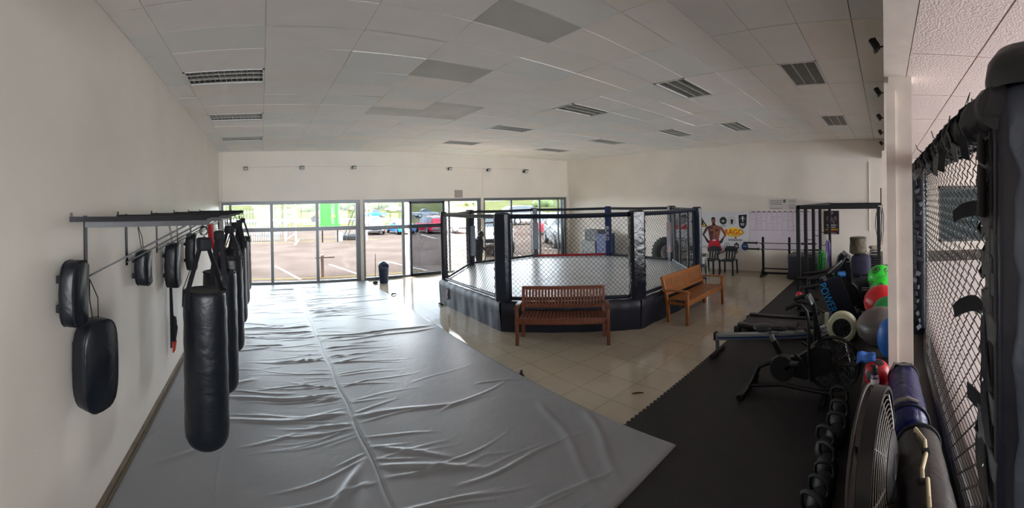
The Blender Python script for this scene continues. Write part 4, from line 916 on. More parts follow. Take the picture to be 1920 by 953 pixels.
m = MB(); m.bar((0, .92, .44), (0, .70, .54), .08, .12); m.build('monorail_neck', mat('neck_grey', srgb(188, 194, 204), .4), rw2); text('C2', .10, (-.042, .82, .485), (0, -.914, .406), (0, .406, .914), INK, rw2, depth=.002)
FR = Matrix.Translation((0, .59, .53)) @ Matrix.Rotation(PI / 2, 4, 'Y')
cream = mat('cream_plastic', srgb(196, 198, 168), .4)
m = MB(); m.lathe([(.128, -.07), (.14, -.085), (.188, -.075), (.203, -.055), (.203, .055), (.188, .075), (.128, .07), (.128, -.07)], 44, M=FR, caps=False); m.build('flywheel_ring', cream, rw2)
m = MB(); m.lathe([(.001, -.055), (.132, -.055), (.132, .05), (.001, .05)], 36, M=FR, caps=False)
m.build('flywheel', mat('mesh_black', srgb(26, 28, 30), .6), rw2)
m = MB()
for k in range(10): a = 2 * PI * k / 10; m.box((-.062, .59 + .072 * math.cos(a), .53 + .072 * math.sin(a)), (.006, .10, .010), rot=(a, 0, 0))
for r_ in (.045, .08, .11): m.tube([(-.062, .59 + r_ * math.cos(t / 24 * 2 * PI), .53 + r_ * math.sin(t / 24 * 2 * PI)) for t in range(24)], .003, 4, close=True)
m.build('guard', mat('guard_grey', srgb(60, 62, 66), .5), rw2); MB().lathe([(.001, -.09), (.02, -.09), (.02, -.06)], 12, M=FR).build('hub', steel, rw2)
for s in (-1, 1):
    m = MB(); m.tube([(s * .02, .56, .38), (s * .20, .44, .05)], .018, 8); m.build('front_leg', mat('leg_silver', srgb(150, 152, 154), .35, metal=.6), rw2)
    MB().rbox((s * .20, .43, .07), (.06, .06, .14), .01).build('leg_foot', mat('leg_silver', srgb(150, 152, 154), .35, metal=.6), rw2)
    MB().rbox((s * .11, .98, .44), (.11, .32, .05), .02, rot=(.75, 0, 0)).build('footrest', blk_plastic, rw2)
MB().bar((-.02, .80, .50), (-.02, .80, .72), .03, .05, up=(0, 1, 0)).build('monitor_arm', cream, rw2)
MB().rbox((-.01, 1.0, .80), (.14, .04, .12), .015, rot=(-.3, 0, 0)).build('monitor', mat('monitor_grey', srgb(40, 42, 46), .4), rw2); MB().bar((-.02, .80, .70), (-.01, 1.0, .80), .02, .02).build('monitor_stalk', blk_plastic, rw2)
MB().tube([(-.22, .92, .60), (.22, .92, .60)], .017, 8).build('pull_handle', blk_plastic, rw2)
# air bike
ab = thing('air_bike', 'black air bike with large caged fan wheel in front of the rowing machine', 'exercise bike', (4.42, 0, .014))
m = MB(); m.bar((-.28, 1.62, .03), (.28, 1.62, .03), .06, .06); m.bar((-.28, .70, .03), (.28, .70, .03), .06, .06); m.tube([(0, 1.60, .05), (0, 1.48, .30), (0, 1.30, .38), (0, 1.05, .36), (0, .72, .34)], .032, 8); m.tube([(0, 1.6, .06), (0, 1.2, .12), (0, .64, .06)], .028, 8); m.build('frame', blk_metal, ab)
for s in (-.28, .28): MB().tube([(s - .02, 1.62, .04), (s + .03, 1.62, .04)], .038, 12).build('foot_cap', blk_plastic, ab)
m = MB(); m.bar((0, 1.14, .34), (0, 1.29, .62), .06, .06, up=(0, 1, 0)); m.build('seat_tube', blk_metal, ab); m = MB(); m.bar((0, 1.26, .56), (0, 1.34, .71), .04, .04, up=(0, 1, 0)); m.bar((0, 1.24, .715), (0, 1.48, .715), .04, .03); m.build('seat_post', steel, ab)
m = MB(); m.ball((0, 1.42, .765), (.115, .12, .04), 10); m.ball((0, 1.26, .765), (.04, .14, .03), 8); m.build('saddle', vinyl, ab)
FM = Matrix.Translation((.0, .60, .40)) @ Matrix.Rotation(PI / 2, 4, 'Y')
m = MB()
for xx in (-.09, .09):
    for r_ in np.linspace(.05, .29, 9): m.tube([(xx * (1 - (r_ / .36) ** 4 * .3), .60 + r_ * math.cos(t / 28 * 2 * PI), .40 + r_ * math.sin(t / 28 * 2 * PI)) for t in range(28)], .003, 4, close=True)
    for k in range(24): a = 2 * PI * k / 24; m.tube([(xx, .60 + .05 * math.cos(a), .40 + .05 * math.sin(a)), (xx * .7, .60 + .295 * math.cos(a + .25), .40 + .295 * math.sin(a + .25))], .003, 4)
m.build('fan_guard', mat('guard_black', srgb(34, 34, 38), .4, metal=.3), ab)
MB().tube([(0, .60 + .30 * math.cos(t / 36 * 2 * PI), .40 + .30 * math.sin(t / 36 * 2 * PI)) for t in range(36)], .02, 8, close=True).build('fan_rim', blk_plastic, ab)
m = MB()
for k in range(10): a = 2 * PI * k / 10; m.box((0, .60 + .16 * math.cos(a), .40 + .16 * math.sin(a)), (.09, .20, .005), rot=(a, 0, 0))
m.build('fan_blades', mat('blade_grey', srgb(40, 40, 44), .4), ab); MB().lathe([(.001, -.11), (.045, -.11), (.045, .11), (.001, .11)], 14, M=FM, caps=False).build('fan_hub', blk_plastic, ab)
m = MB(); m.lathe([(.001, -.05), (.14, -.05), (.15, 0), (.14, .05), (.001, .05)], 24, M=Matrix.Translation((-.10, 1.16, .36)) @ Matrix.Rotation(PI / 2, 4, 'Y'), caps=False); m.build('crank_cover', blk_plastic, ab)
m = MB(); m.prism([(1.26, .30), (1.20, .46), (.98, .50), (.80, .62), (.62, .60), (.62, .34), (.9, .24)], -.10, -.03, 'yz'); m.build('chain_case', blk_plastic, ab)
for s in (-1, 1):
    m = MB(); m.bar((s * .14, 1.12, .36), (s * .14, 1.12 + s * .12, .36 - s * .10), .02, .035); m.build('crank', steel, ab); MB().rbox((s * .21, 1.12 + s * .12, .36 - s * .10), (.10, .10, .03), .008).build('pedal', blk_plastic, ab)
    m = MB(); m.tube([(s * .20, .82, .28), (s * .20, .84, .60), (s * .19, .84, .92), (s * .19, .86, 1.04), (s * .20, .92, 1.11), (s * .21, .98, 1.11)], .02, 10); m.tube([(s * .20, .97, 1.115), (s * .215, 1.09, 1.06)], .024, 8); m.build('handle_arm', blk_metal, ab)
    MB().bar((s * .19, 1.0, .56), (s * .2, .80, .40), .03, .025).build('linkage', blk_metal, ab)
MB().bar((0, .70, .40), (0, .82, 1.08), .045, .045, up=(0, 1, 0)).build('front_mast', blk_metal, ab); MB().rbox((0, .86, 1.12), (.17, .05, .12), .015, rot=(-.5, 0, 0)).build('display', mat('display_dark', srgb(44, 48, 52), .25), ab)
# jump-rope stand post near the bike: plain upright with foot, red grip ball on the treadmill side
gb = thing('red_boxing_glove', 'small red ball glove hanging at the end of the treadmill handrail', 'glove', (6.155, 1.37, .74))
MB().ball((0, 0, 0), (.05, .055, .06), 12).build('glove', red_v, gb); MB().tube([(0, 0, .05), (.0, .0, .09)], .006, 5).build('loop', webbing, gb)
# kettlebells in a row against the platform
def kettlebell(loc, r, rz, label):
    t = thing('kettlebell', label, 'kettlebell', loc, rz, 'black kettlebells along the platform')
    iron = mat('cast_iron', srgb(20, 20, 22), .55, bump=.06, bscale=120)
    MB().lathe([(.001, 0), (r * .55, 0), (r * .80, r * .18), (r * .97, r * .55), (r, r * .9), (r * .88, r * 1.4), (r * .6, r * 1.72), (r * .25, r * 1.88), (.001, r * 1.9)], 24, caps=False).build('bell', iron, t, smooth=50)
    hh = r * 1.0; m = MB(); m.tube([(-r * .62, 0, r * 1.45), (-r * .86, 0, r * 2.0), (-r * .78, 0, r * 2.62), (-r * .45, 0, r * 2.86), (0, 0, r * 2.92), (r * .45, 0, r * 2.86), (r * .78, 0, r * 2.62), (r * .86, 0, r * 2.0), (r * .62, 0, r * 1.45)], [r * .2, r * .16, r * .15, r * .16, r * .17, r * .16, r * .15, r * .16, r * .2], 10); m.build('handle', iron, t)
    return t
KB = [(4.06, .49, .108, 1.3), (3.80, .46, .105, 1.25), (3.58, .46, .105, 1.35), (3.37, .53, .102, 1.2), (3.17, .49, .095, 1.0), (2.97, .48, .088, 1.5), (2.78, .49, .095, 1.2), (2.56, .50, .108, 1.1)]
ord_ = ['farthest', 'second from the far end', 'third from the far end', 'fourth from the far end', 'fourth from the camera', 'third from the camera', 'second from the camera', 'nearest the camera']
k0 = None
for (x, y, r, rz), o_ in zip(KB, ord_):
    lb = 'black cast iron kettlebell in the row along the platform, ' + o_
    if k0 is None: k0 = kettlebell((x, y, .014), r, rz, lb); r0 = r
    else: c = again(k0, (x, y, .014), rz, lb); c.scale = (r / r0,) * 3
# ------------------------------------------------------------------ on the platform ledge
def gymball(loc, r, m, label, rz=0, seams=True, cat='exercise ball'):
    t = thing('exercise_ball', label, cat, loc, rz); MB().ball((0, 0, r[2]), r, 24).build('ball_skin', m, t, smooth=80)
    s = MB()
    for k in range(3 if seams else 0):
        zz = .35 * (k - 1); q = math.sqrt(1 - zz * zz) * 1.002; s.tube([(r[0] * q * math.cos(a / 20 * PI), r[1] * q * math.sin(a / 20 * PI), r[2] + r[2] * zz) for a in range(40)], .0025, 4, close=True)
    if seams: s.build('rib', m, t)
    return t
gr_ball = mat('ball_grey', srgb(92, 86, 84), .32); rd_ball = mat('ball_red', srgb(200, 34, 42), .33); gn_ball = mat('ball_green', srgb(36, 196, 46), .35); gd_ball = mat('ball_green_dark', srgb(40, 146, 74), .35); bl_ball = mat('ball_blue', srgb(44, 104, 184), .4)
gymball((4.27, .05, ZP), (.27, .27, .20), gr_ball, 'slack dark grey exercise ball on the ledge next to the white column')
gymball((4.73, -.02, ZP), (.175, .19, .20), gd_ball, 'green exercise ball squeezed between the red and the grey ball')
gymball((5.18, .04, ZP), (.22, .25, .22), rd_ball, 'bright red exercise ball on the ledge behind the grey one')
gymball((3.90, -.04, ZP), (.10, .13, .20), bl_ball, 'blue exercise ball half hidden behind the white column', seams=False)
def medball(loc, r, m, patch, label, rot=(0, 0, 0)):
    t = thing('medicine_ball', label, 'medicine ball', loc); t.rotation_euler = rot
    MB().ball((0, 0, 0), r, 24).build('ball_skin', m, t, smooth=80); p = MB()
    for c in ((-.9, .3, .25), (-.75, -.55, .2), (-.2, .9, .3), (-.5, .1, -.85), (.1, -.3, .95)):
        n = Vector(c).normalized(); a = n.orthogonal().normalized(); b_ = n.cross(a)
        pts = [(n * .93 + (a * math.cos(q * PI / 2.5) + b_ * math.sin(q * PI / 2.5)) * .38).normalized() * (r + .002) for q in range(5)]; mid = [((pts[i] + pts[(i + 1) % 5]) / 2).normalized() * (r + .002) for i in range(5)]
        vs_ = [n * (r + .003)] + [v for pr in zip(pts, mid) for v in pr]; p.add(vs_, [(0, i + 1, (i + 1) % 10 + 1) for i in range(10)])
    p.build('black_patch', patch, t, smooth=80); return t
gpat = mat('patch_charcoal', srgb(52, 54, 54), .55)
medball((6.05, .05, ZP + .20), .20, gn_ball, gpat, 'bright green and black medicine ball on the ledge, nearer of the two', (0, 0, .2))
medball((6.60, .08, ZP + .24), .22, gn_ball, gpat, 'bright green and black medicine ball behind its twin, slightly higher', (.5, .3, 1.0))
gymball((6.9, -.25, ZP), (.17, .17, .17), mat('ball_black', srgb(44, 44, 46), .3), 'glossy black ball behind the green medicine balls', seams=False)
dbl = thing('dumbbell', 'grey dumbbell lying on the ledge between green and red balls', 'dumbbell', (6.15, .10, ZP + .30)); dbl.rotation_euler = (.5, .5, .2)
MB().tube([(0, -.10, 0), (0, .10, 0)], .018, 8).build('grip', steel, dbl); [MB().rbox((0, s * .14, 0), (.13, .09, .13), .03).build('weight_head', rubber, dbl) for s in (-1, 1)]
dbl.rotation_euler = (0, 0, .2); dbl.location = (5.66, .10, ZP + .065)
medball((3.30, .08, ZP + .115), .115, mat('ball_small_red', srgb(178, 24, 36), .35), mat('patch_black', srgb(30, 28, 30), .5), 'small red and black medicine ball behind the spray can', (0, 0, -1.2))
cl = MB(); N = 14
vs_ = [( -.08 + .16 * i / (N - 1), -.08 + .16 * j / (N - 1), .010 * math.sin(i * .45 + j * .3) + .006 * math.sin(j * .8) + .02 - .03 * ((i - 7) / 7) ** 2) for i in range(N) for j in range(N)]
cl.add(vs_ + [(a, b, c + .012) for a, b, c in vs_], [(i * N + j, i * N + j + 1, (i + 1) * N + j + 1, (i + 1) * N + j) for i in range(N - 1) for j in range(N - 1)] + [(N * N + i * N + j, N * N + (i + 1) * N + j, N * N + (i + 1) * N + j + 1, N * N + i * N + j + 1) for i in range(N - 1) for j in range(N - 1)])
tag(cl.build('blue_cloth', mat('cloth_blue', srgb(40, 92, 170), .7, bump=.2), loc=(3.36, .17, ZP + .225)), 'crumpled blue cloth draped on the small red medicine ball', 'cloth')
bpw = thing('roll_of_tape', 'white roll of tape behind the red medicine ball at the column foot', 'tape', (3.50, .02, ZP)); MB().lathe([(.03, 0), (.045, 0), (.045, .04), (.03, .04), (.03, 0)], 20, caps=False).build('tape', white_p, bpw)
bpw.location = (3.50, .02, ZP)
sc = thing('spray_can', 'tall spray can with black cap and dark label on the ledge', 'spray can', (3.07, .09, ZP))
MB().lathe([(.001, 0), (.031, 0), (.033, .006), (.033, .19), (.028, .205), (.016, .215)], 24).build('can_body', mat('can_label', srgb(40, 20, 44), .3, rgb2=srgb(150, 120, 150), vscale=28), sc)
MB().lathe([(.034, .15), (.034, .185)], 24, caps=False).build('white_band', white_p, sc)
MB().lathe([(.018, .212), (.026, .215), (.024, .27), (.012, .285), (.001, .287)], 20, caps=False).build('cap', blk_plastic, sc)
m = MB(); m.tube([(.03 * 0, 0, .275), (0, .035, .285)], .008, 6); m.build('nozzle', blk_plastic, sc)
MB().box((-.0335, 0, .115), (.003, .036, .03), RED).box((-.0335, .004, .075), (.003, .03, .012), white_p).build('label_print', None, sc, smooth=0)
# leather heavy pads lying in line against the fence
def lying_pad(x0, x1, yc, r, m, endm, label, taper=.9):
    t = thing('heavy_bag', label, 'punching bag', ((x0 + x1) / 2, yc, ZP)); L = x1 - x0; MM = Matrix.Translation((0, 0, r)) @ Matrix.Rotation(PI / 2, 4, 'Y')
    pr = [(.001, -L / 2), (r * .6, -L / 2 + .004), (r * .86, -L / 2 + .03), (r * .97, -L / 2 + .09)]
    for k in range(9): pr.append((r * (1 - .02 * (k % 3 == 1)) * (1 - (1 - taper) * k / 8), -L / 2 + .12 + (L - .24) * k / 8))
    pr += [(r * taper * .9, L / 2 - .06), (r * taper * .72, L / 2 - .02), (r * taper * .45, L / 2), (.001, L / 2)]
    MB().lathe(pr, 36, M=MM, caps=False, sq=(1, 1)).build('bag_body', m, t, smooth=60)
    for s, q in ((-1, 1.0), (1, taper)): MB().tube([(s * (L / 2 - .08), r * q * 1.0 * math.cos(a / 16 * PI), r + r * q * 1.0 * math.sin(a / 16 * PI)) for a in range(32)], .008, 6, close=True).build('rim', endm, t)
    return t, L, r
blue_l = mat('royal_blue_vinyl', srgb(16, 22, 72), .3, bump=.9, bscale=7, dist=1.0); brown_l = mat('worn_black_leather', srgb(22, 19, 19), .35, bump=.5, bscale=6, dist=.8, rgb2=srgb(38, 32, 30), vscale=4)
bgb, L_, r_ = lying_pad(2.42, 3.24, -.135, .138, blue_l, webbing, 'royal blue vinyl punching bag lying on the ledge in front of the white column', .88)
tube_g = mat('grey_grip', srgb(120, 114, 110), .5); tube_t = mat('tan_grip', srgb(196, 182, 146), .5)
for s, q in ((-1, 1.0), (1, .88)):
    MB().tube([(s * .28, .115 * q, .138 + .09), (s * .29, .07, .265 + .015 * q), (s * .29, 0, .285 * q + .012), (s * .29, -.07, .265)], .011, 8).build('handle', tube_g, bgb)
bgk, L_, r_ = lying_pad(1.50, 2.36, -.18, .142, brown_l, webbing, 'worn black leather punching bag with tan handles lying nearest on the ledge', .92)
for x, a in ((.20, .1), (-.02, -.08), (-.20, -.02)):
    m = MB(); m.tube([(x + .085, .0 + a * .2, .265), (x + .06, a * .2, .298), (x - .06, -a * .2, .302), (x - .09, -a * .2, .27)], .011, 10); m.build('handle', tube_t, bgk)
    MB().rbox((x - .105, -a * .2, .278), (.035, .045, .016), .006).build('handle_tab', webbing, bgk)
# box fan on the ledge, seen edge-on
fan = thing('box_fan', 'grey and black round floor fan standing edge-on on the ledge at the front', 'fan', (1.84, .062, ZP), -.165)
FZ = .345; FMx = Matrix.Translation((0, 0, FZ)) @ Matrix.Rotation(PI / 2, 4, 'X')
shell_g = mat('fan_shell', srgb(58, 52, 51), .35)
m = MB(); m.lathe([(.32, .05), (.335, .05), (.342, -.01), (.335, -.015), (.32, -.01), (.31, .02), (.32, .05)], 48, M=FMx, caps=False); m.build('drum', blk_plastic, fan); MB().tube([(.338 * math.cos(a / 30 * PI), .045, FZ + .338 * math.sin(a / 30 * PI)) for a in range(60)], .008, 6, close=True).build('rim', shell_g, fan)
m = MB(); m.lathe([(.001, -.05), (.17, -.05), (.31, -.02), (.31, -.015), (.001, -.03)], 40, M=FMx, caps=False); m.build('rear_disc', blk_plastic, fan); MB().lathe([(.001, .10), (.11, .098), (.15, .085), (.15, .076), (.001, .08)], 36, M=FMx, caps=False).build('front_disc', blk_plastic, fan); MB().tube([(.055 * math.cos(a / 12 * PI), -.101, FZ + .055 * math.sin(a / 12 * PI)) for a in range(24)], .004, 5, close=True).build('badge_ring', shell_g, fan)
m = MB()
for k in range(15): r_ = .03 + .0205 * k; m.tube([(r_ * math.cos(a / 20 * PI), -.03 - .06 * (1 - (r_ / .33) ** 2), FZ + r_ * math.sin(a / 20 * PI)) for a in range(40)], .0028, 4, close=True)
for k in range(8): a = k * PI / 4; m.tube([(r_ * math.cos(a), -.03 - .06 * (1 - (r_ / .33) ** 2), FZ + r_ * math.sin(a)) for r_ in (.03, .12, .22, .32)], .005, 5)
m.build('front_grille', mat('grille_beige', srgb(96, 88, 82), .35), fan)
m = MB(); [m.box((.13 * math.cos(k * 2 * PI / 5), .03, FZ + .13 * math.sin(k * 2 * PI / 5)), (.24, .008, .11), rot=(.5, -k * 2 * PI / 5, 0)) for k in range(5)]; m.build('fan_blade', mat('blade_black', srgb(20, 20, 22), .35), fan)
MB().lathe([(.001, .07), (.05, .07), (.05, .05)], 20, M=Matrix.Translation((0, 0, FZ)) @ Matrix.Rotation(-PI / 2, 4, 'X')).build('knob', blk_plastic, fan)
for s in (-1, 1): MB().tube([(s * .2, .12, .012), (s * .2, 0, .03), (s * .2, -.12, .012)], .012, 6).build('foot', blk_plastic, fan)
# ------------------------------------------------------------------ clutter at the far end of the ledge
lm = thing('leaning_crash_mat', 'dark crash mat with teal edge leaning behind the machines near the poster', 'crash mat', (8.62, .82, .018)); 
m = MB(); m.prism([(.42, .0), (.16, 0), (-.02, .92), (.14, 1.05), (.20, .98)], 0, .5, 'yz'); m.build('mat_body', mat('dark_navy_vinyl', srgb(22, 26, 44), .45), lm)
m = MB(); m.bar((.0, .43, .0), (.0, .215, .98), .02, .03, up=(1, 0, 0)); m.bar((.0, .215, .98), (.0, .15, 1.06), .02, .03, up=(1, 0, 0)); m.build('teal_edge', mat('teal', srgb(36, 120, 118), .5), lm)
bpk = thing('sports_bag', 'bulky black sports bag with small white print between mat and platform', 'bag', (8.03, .42, .014))
m = MB(); m.rbox((0, 0, .33), (.42, .40, .64), .10); m.rbox((-.19, 0, .25), (.1, .32, .36), .05); m.build('bag_body', mat('bag_fabric', srgb(24, 26, 38), .75, bump=.3, bscale=10), bpk)
for z in (.48, .44, .40): MB().box((-.213, -.02, z), (.004, .14, .012)).build('white_print', white_p, bpk)
m = MB(); m.tube([(-.1, .1, .62), (-.1, .08, .72), (-.1, -.08, .72), (-.1, -.1, .62)], .012, 6); m.build('handle', webbing, bpk)
jk = MB(); jk.rbox((0, 0, 0), (.36, .42, .5), .12, rot=(0, .1, .1)); tag(jk.build('jacket', mat('jacket_navy', srgb(34, 32, 56), .8, bump=.6, bscale=5), loc=(8.42, .52, .83)), 'dark purple jacket bundle under the camouflage sandbag', 'jacket')
sb = thing('sandbag', 'brown camouflage sandbag standing on top of the dark bundle', 'sandbag', (8.42, .58, 1.09))
camo = mat('camo_brown', srgb(58, 50, 42), .8, rgb2=srgb(98, 88, 72), vscale=9, detail=1, bump=.2)
MB().lathe([(.001, 0), (.15, 0), (.185, .03), (.18, .14), (.17, .26), (.175, .335), (.165, .35), (.12, .352), (.001, .35)], 26, caps=False).build('sack', camo, sb, smooth=50); MB().tube([(.172 * math.cos(a / 14 * PI), .172 * math.sin(a / 14 * PI), .335) for a in range(28)], .009, 6, close=True).build('rim', mat('rim_brown', srgb(52, 44, 36), .7), sb)
for k in range(6):
    pl = thing('step_board', 'black step board in the stack beside the wall, %s' % ['lowest of six', 'second from the bottom', 'third from the bottom', 'third from the top', 'second from the top', 'uppermost of six'][k], 'step board', (9.0, .22, .70 + k * .05 - .0), 0, 'stacked step boards')
    MB().rbox((0, 0, .02), (.7, .28, .022), .01).build('board', mat('step_grey', srgb(72, 72, 74), .5), pl); MB().rbox((-.30, 0, .02), (.06, .285, .036), .008).build('end_grip', blk_plastic, pl)
rd = thing('radio', 'small grey radio box on top of the step board stack', 'radio', (8.85, .24, 1.0 + .01)); MB().rbox((0, 0, .045), (.3, .22, .09), .012).build('casing', mat('radio_grey', srgb(150, 148, 144), .4), rd); MB().box((-.152, 0, .05), (.004, .15, .035)).build('display', blk_plastic, rd)
tw = MB(); tw.rbox((0, 0, 0), (.34, .26, .07), .03, rot=(0, .1, .2)); tag(tw.build('folded_towel', mat('towel_taupe', srgb(150, 138, 124), .9, bump=.4, bscale=12), loc=(8.9, .22, 1.16)), 'crumpled taupe towel lying on the grey radio', 'towel')
for i, (z, y) in enumerate(((.30, .45), (.47, .38), (.30, .22))):
    d_ = thing('dumbbell', ['black dumbbell on the floor under the blue bottle, outer one', 'black dumbbell topmost in the pile beneath the blue bottle', 'black dumbbell next to the platform wall under the jacket'][i], 'dumbbell', (7.02 + i * .06, y + (.06 if i == 0 else 0), .014 + (.07 if i != 1 else .21)), .2 * i)
    MB().tube([(0, -.07, 0), (0, .07, 0)], .016, 8).build('grip', steel, d_); [MB().lathe([(.001, -.04), (.055, -.04), (.07, -.025), (.07, .025), (.055, .04), (.001, .04)], 16, M=Matrix.Translation((0, s * .11, 0)) @ Matrix.Rotation(PI / 2, 4, 'X'), caps=False).build('weight_head', rubber, d_) for s in (-1, 1)]
# bands on the second column
for k, (dy, zz, m_) in enumerate(((-.02, .95, INK), (.0, 1.1, blk_plastic), (.03, .8, rubber))):
    t = MB(); y = .10 + dy * .6; zt = 2.08
    t.tube([(9.26, y + .01, zt), (9.25, y + .035 + dy, zt - .25), (9.24, y + .05 + dy, zt - zz * .6), (9.25, y + .02, zt - zz), (9.25, y - .005 + dy * .5, zt - zz * .6), (9.25, y - .02, zt - .2)], .010, 6, close=True)
    _hb = t.build('hanging_band', m_); _hb.location = (0, (k - 1) * .03, 0)
    tag(_hb, ['black rubber band loop on the rear column, outermost', 'long black rubber band loop on the rear column, lowest reaching', 'short dark rubber band loop on the rear column, behind the others'][k], 'resistance band')
pg = MB(); pg.tube([(9.30, .06, 2.10), (9.22, .14, 2.10)], .01, 6); pg.tube([(9.3, .09, 2.1), (9.3, .09, 2.5)], .014, 6); tag(pg.build('wall_hook', blk_metal), 'black hook bar on the rear column carrying rubber bands', 'hook')

# ------------------------------------------------------------------ the second cage on the platform
c2_ = thing('training_cage', 'second black cage with chain-link and strapped pads right beside the camera', 'cage', (0, 0, 0))
Rf = [(1.45, -.375), (3.70, -.385), (4.55, -.46), (6.2, -.62)]
FB, FT = ZP + .02, 2.55
wire2 = mat('dark_galvanised_wire', srgb(48, 42, 40), .4, metal=.4)
def real_chainlink(mb, p, q, z0, z1, pw=.058, ph=.092, r=.0026):
    # vertical zig-zag wires that interlock at each knuckle
    p, q = Vector((p[0], p[1], 0)), Vector((q[0], q[1], 0)); L = (q - p).length; d = (q - p).normalized(); nr = Vector((-d.y, d.x, 0)); rj = random.Random(4)
    n = int(L / pw); m_ = int((z1 - z0) / ph * 2)
    for i in range(n + 1):
        pts = []
        for j in range(m_ + 1):
            s = 1 if (j + i) % 2 == 0 else -1
            u = i * pw + s * pw * .54; z = z0 + j * ph / 2
            sag = .006 * math.sin(i * pw * 2.1 + z * 2)
            kn = .006
            pts.append(p + d * (u - s * .006) + nr * (sag + kn) + Vector((0, 0, z - .008))); pts.append(p + d * (u + s * .004) + nr * (sag) + Vector((0, 0, z))); pts.append(p + d * (u - s * .006) + nr * (sag - kn) + Vector((0, 0, z + .008)))
        mb.tube(pts, r, 4, caps=False)
for a, b in zip(Rf[:1], Rf[1:2]):
    m = MB(); real_chainlink(m, a, b, FB, FT); m.build('chain_link_panel', wire2, c2_)
m = MB(); real_chainlink(m, Rf[1], Rf[2], FB, FT); m.build('chain_link_panel', wire2, c2_)
m = MB(); m.tube([(4.62, -.41, ZP), (4.62, -.41, 2.68)], .095, 12); m.build('post_pad', vinyl, c2_)
rj = random.Random(21)
tabs = MB()
for k in range(24):
    z = .8 + k * .078; s = rj.choice((-1, 1)); tabs.box((4.52 + rj.uniform(-.04, .02), -.36 + rj.uniform(-.05, .05), z), (.03, .08, .045), rot=(rj.uniform(-.6, .6), rj.uniform(-.6, .6), rj.uniform(-.8, .8)))
tabs.build('velcro_tab', mat('tab_grey', srgb(58, 60, 70), .8), c2_)
# foam top rail with ragged straps
rp = []; rr3 = random.Random(9)
for k in range(60):
    t = k / 59; x = 1.0 + 3.3 * t; rp.append((x + .3, -.385 - .02 * t, 2.60 + .012 * math.sin(k * 1.9)))
m = MB(); m.tube(rp, [.075 + .010 * math.sin(k * 2.7) + .006 * math.sin(k * 5.1) for k in range(60)], 14); m.build('top_rail_pad', mat('foam_vinyl', srgb(34, 36, 42), .5, bump=.8, bscale=14, dist=1.0), c2_, smooth=60)
for k in range(15):
    x = 1.62 + k * .18 + rr3.uniform(-.05, .05); w = .05 + .02 * rr3.random(); s = MB(); R0 = .088 + .01 * rr3.random()
    pts = []
    for a in range(11): an = -.6 + a * .62; pts.append(Vector((x + .03 * math.sin(a), -.39 + R0 * math.cos(an), 2.60 + R0 * math.sin(an))))
    pts.append(pts[-1] + Vector((rr3.uniform(-.05, .05), rr3.uniform(-.02, .05), -.06 - .06 * rr3.random())))
    for a, b in zip(pts[:-1], pts[1:]): s.bar(a, b, w, .004, up=(b + a) / 2 - Vector((x, -.39, 2.60)))
    s.build('velcro_strap', velcro if k % 3 else webbing, c2_)
ties = MB()
for k in range(46):
    x = 1.5 + 2.6 * k / 46; z = 2.60 + .08 * math.cos(k) ; y = -.34 + rr3.uniform(-.05, .03)
    a = Vector((x, y, 2.60 + rr3.uniform(-.04, .09))); b = a + Vector((rr3.uniform(-.05, .05), rr3.uniform(-.01, .05), rr3.uniform(-.05, .09))); ties.tube([a, (a + b) / 2 + Vector((.01, .01, .0)), b], .0035, 4)
ties_o = ties.build('cable_tie', wire2, c2_)
# near post: thick strapped pad with metal tube
_before = set(c2_.children)
PX, PY = .93, -.44
m = MB(); m.tube([(1.035, -.395, ZP), (1.035, -.395, 2.62)], .028, 12); m.build('steel_post', mat('post_grey', srgb(62, 62, 66), .4, metal=.4), c2_)
m = MB(); m.bar((.985, -.35, ZP), (.985, -.35, 2.66), .012, .012, up=(0, 1, 0)); m.bar((1.03, -.35, ZP), (1.03, -.35, 2.6), .02, .008, up=(0, 1, 0)); m.bar((.93, -.352, ZP), (.93, -.352, 2.6), .01, .012, up=(0, 1, 0)); m.build('pad_seam_strip', mat('strip_grey', srgb(84, 84, 88), .5), c2_)
pr = []; 
for k in range(22):
    z = ZP + (2.66 - ZP) * k / 21; pr.append((.155 + .010 * math.sin(k * 1.3) + .008 * math.sin(k * 3.1) + (.02 if k > 18 else 0), z))
pr += [(.15, 2.69), (.08, 2.72), (.001, 2.73)]
m = MB(); m.lathe(pr, 40, M=Matrix.Translation((.95, -.555, 0)), caps=False); m.build('post_pad', mat('post_pad_vinyl', srgb(96, 102, 118), .36, bump=.7, bscale=5, dist=.8), c2_, smooth=70)
m = MB(); m.rbox((.99, -.405, (ZP + 2.64) / 2), (.20, .10, 2.64 - ZP), .02); m.build('strapped_side_pad', mat('side_pad_vinyl', srgb(36, 40, 54), .4, bump=.4, bscale=8), c2_)
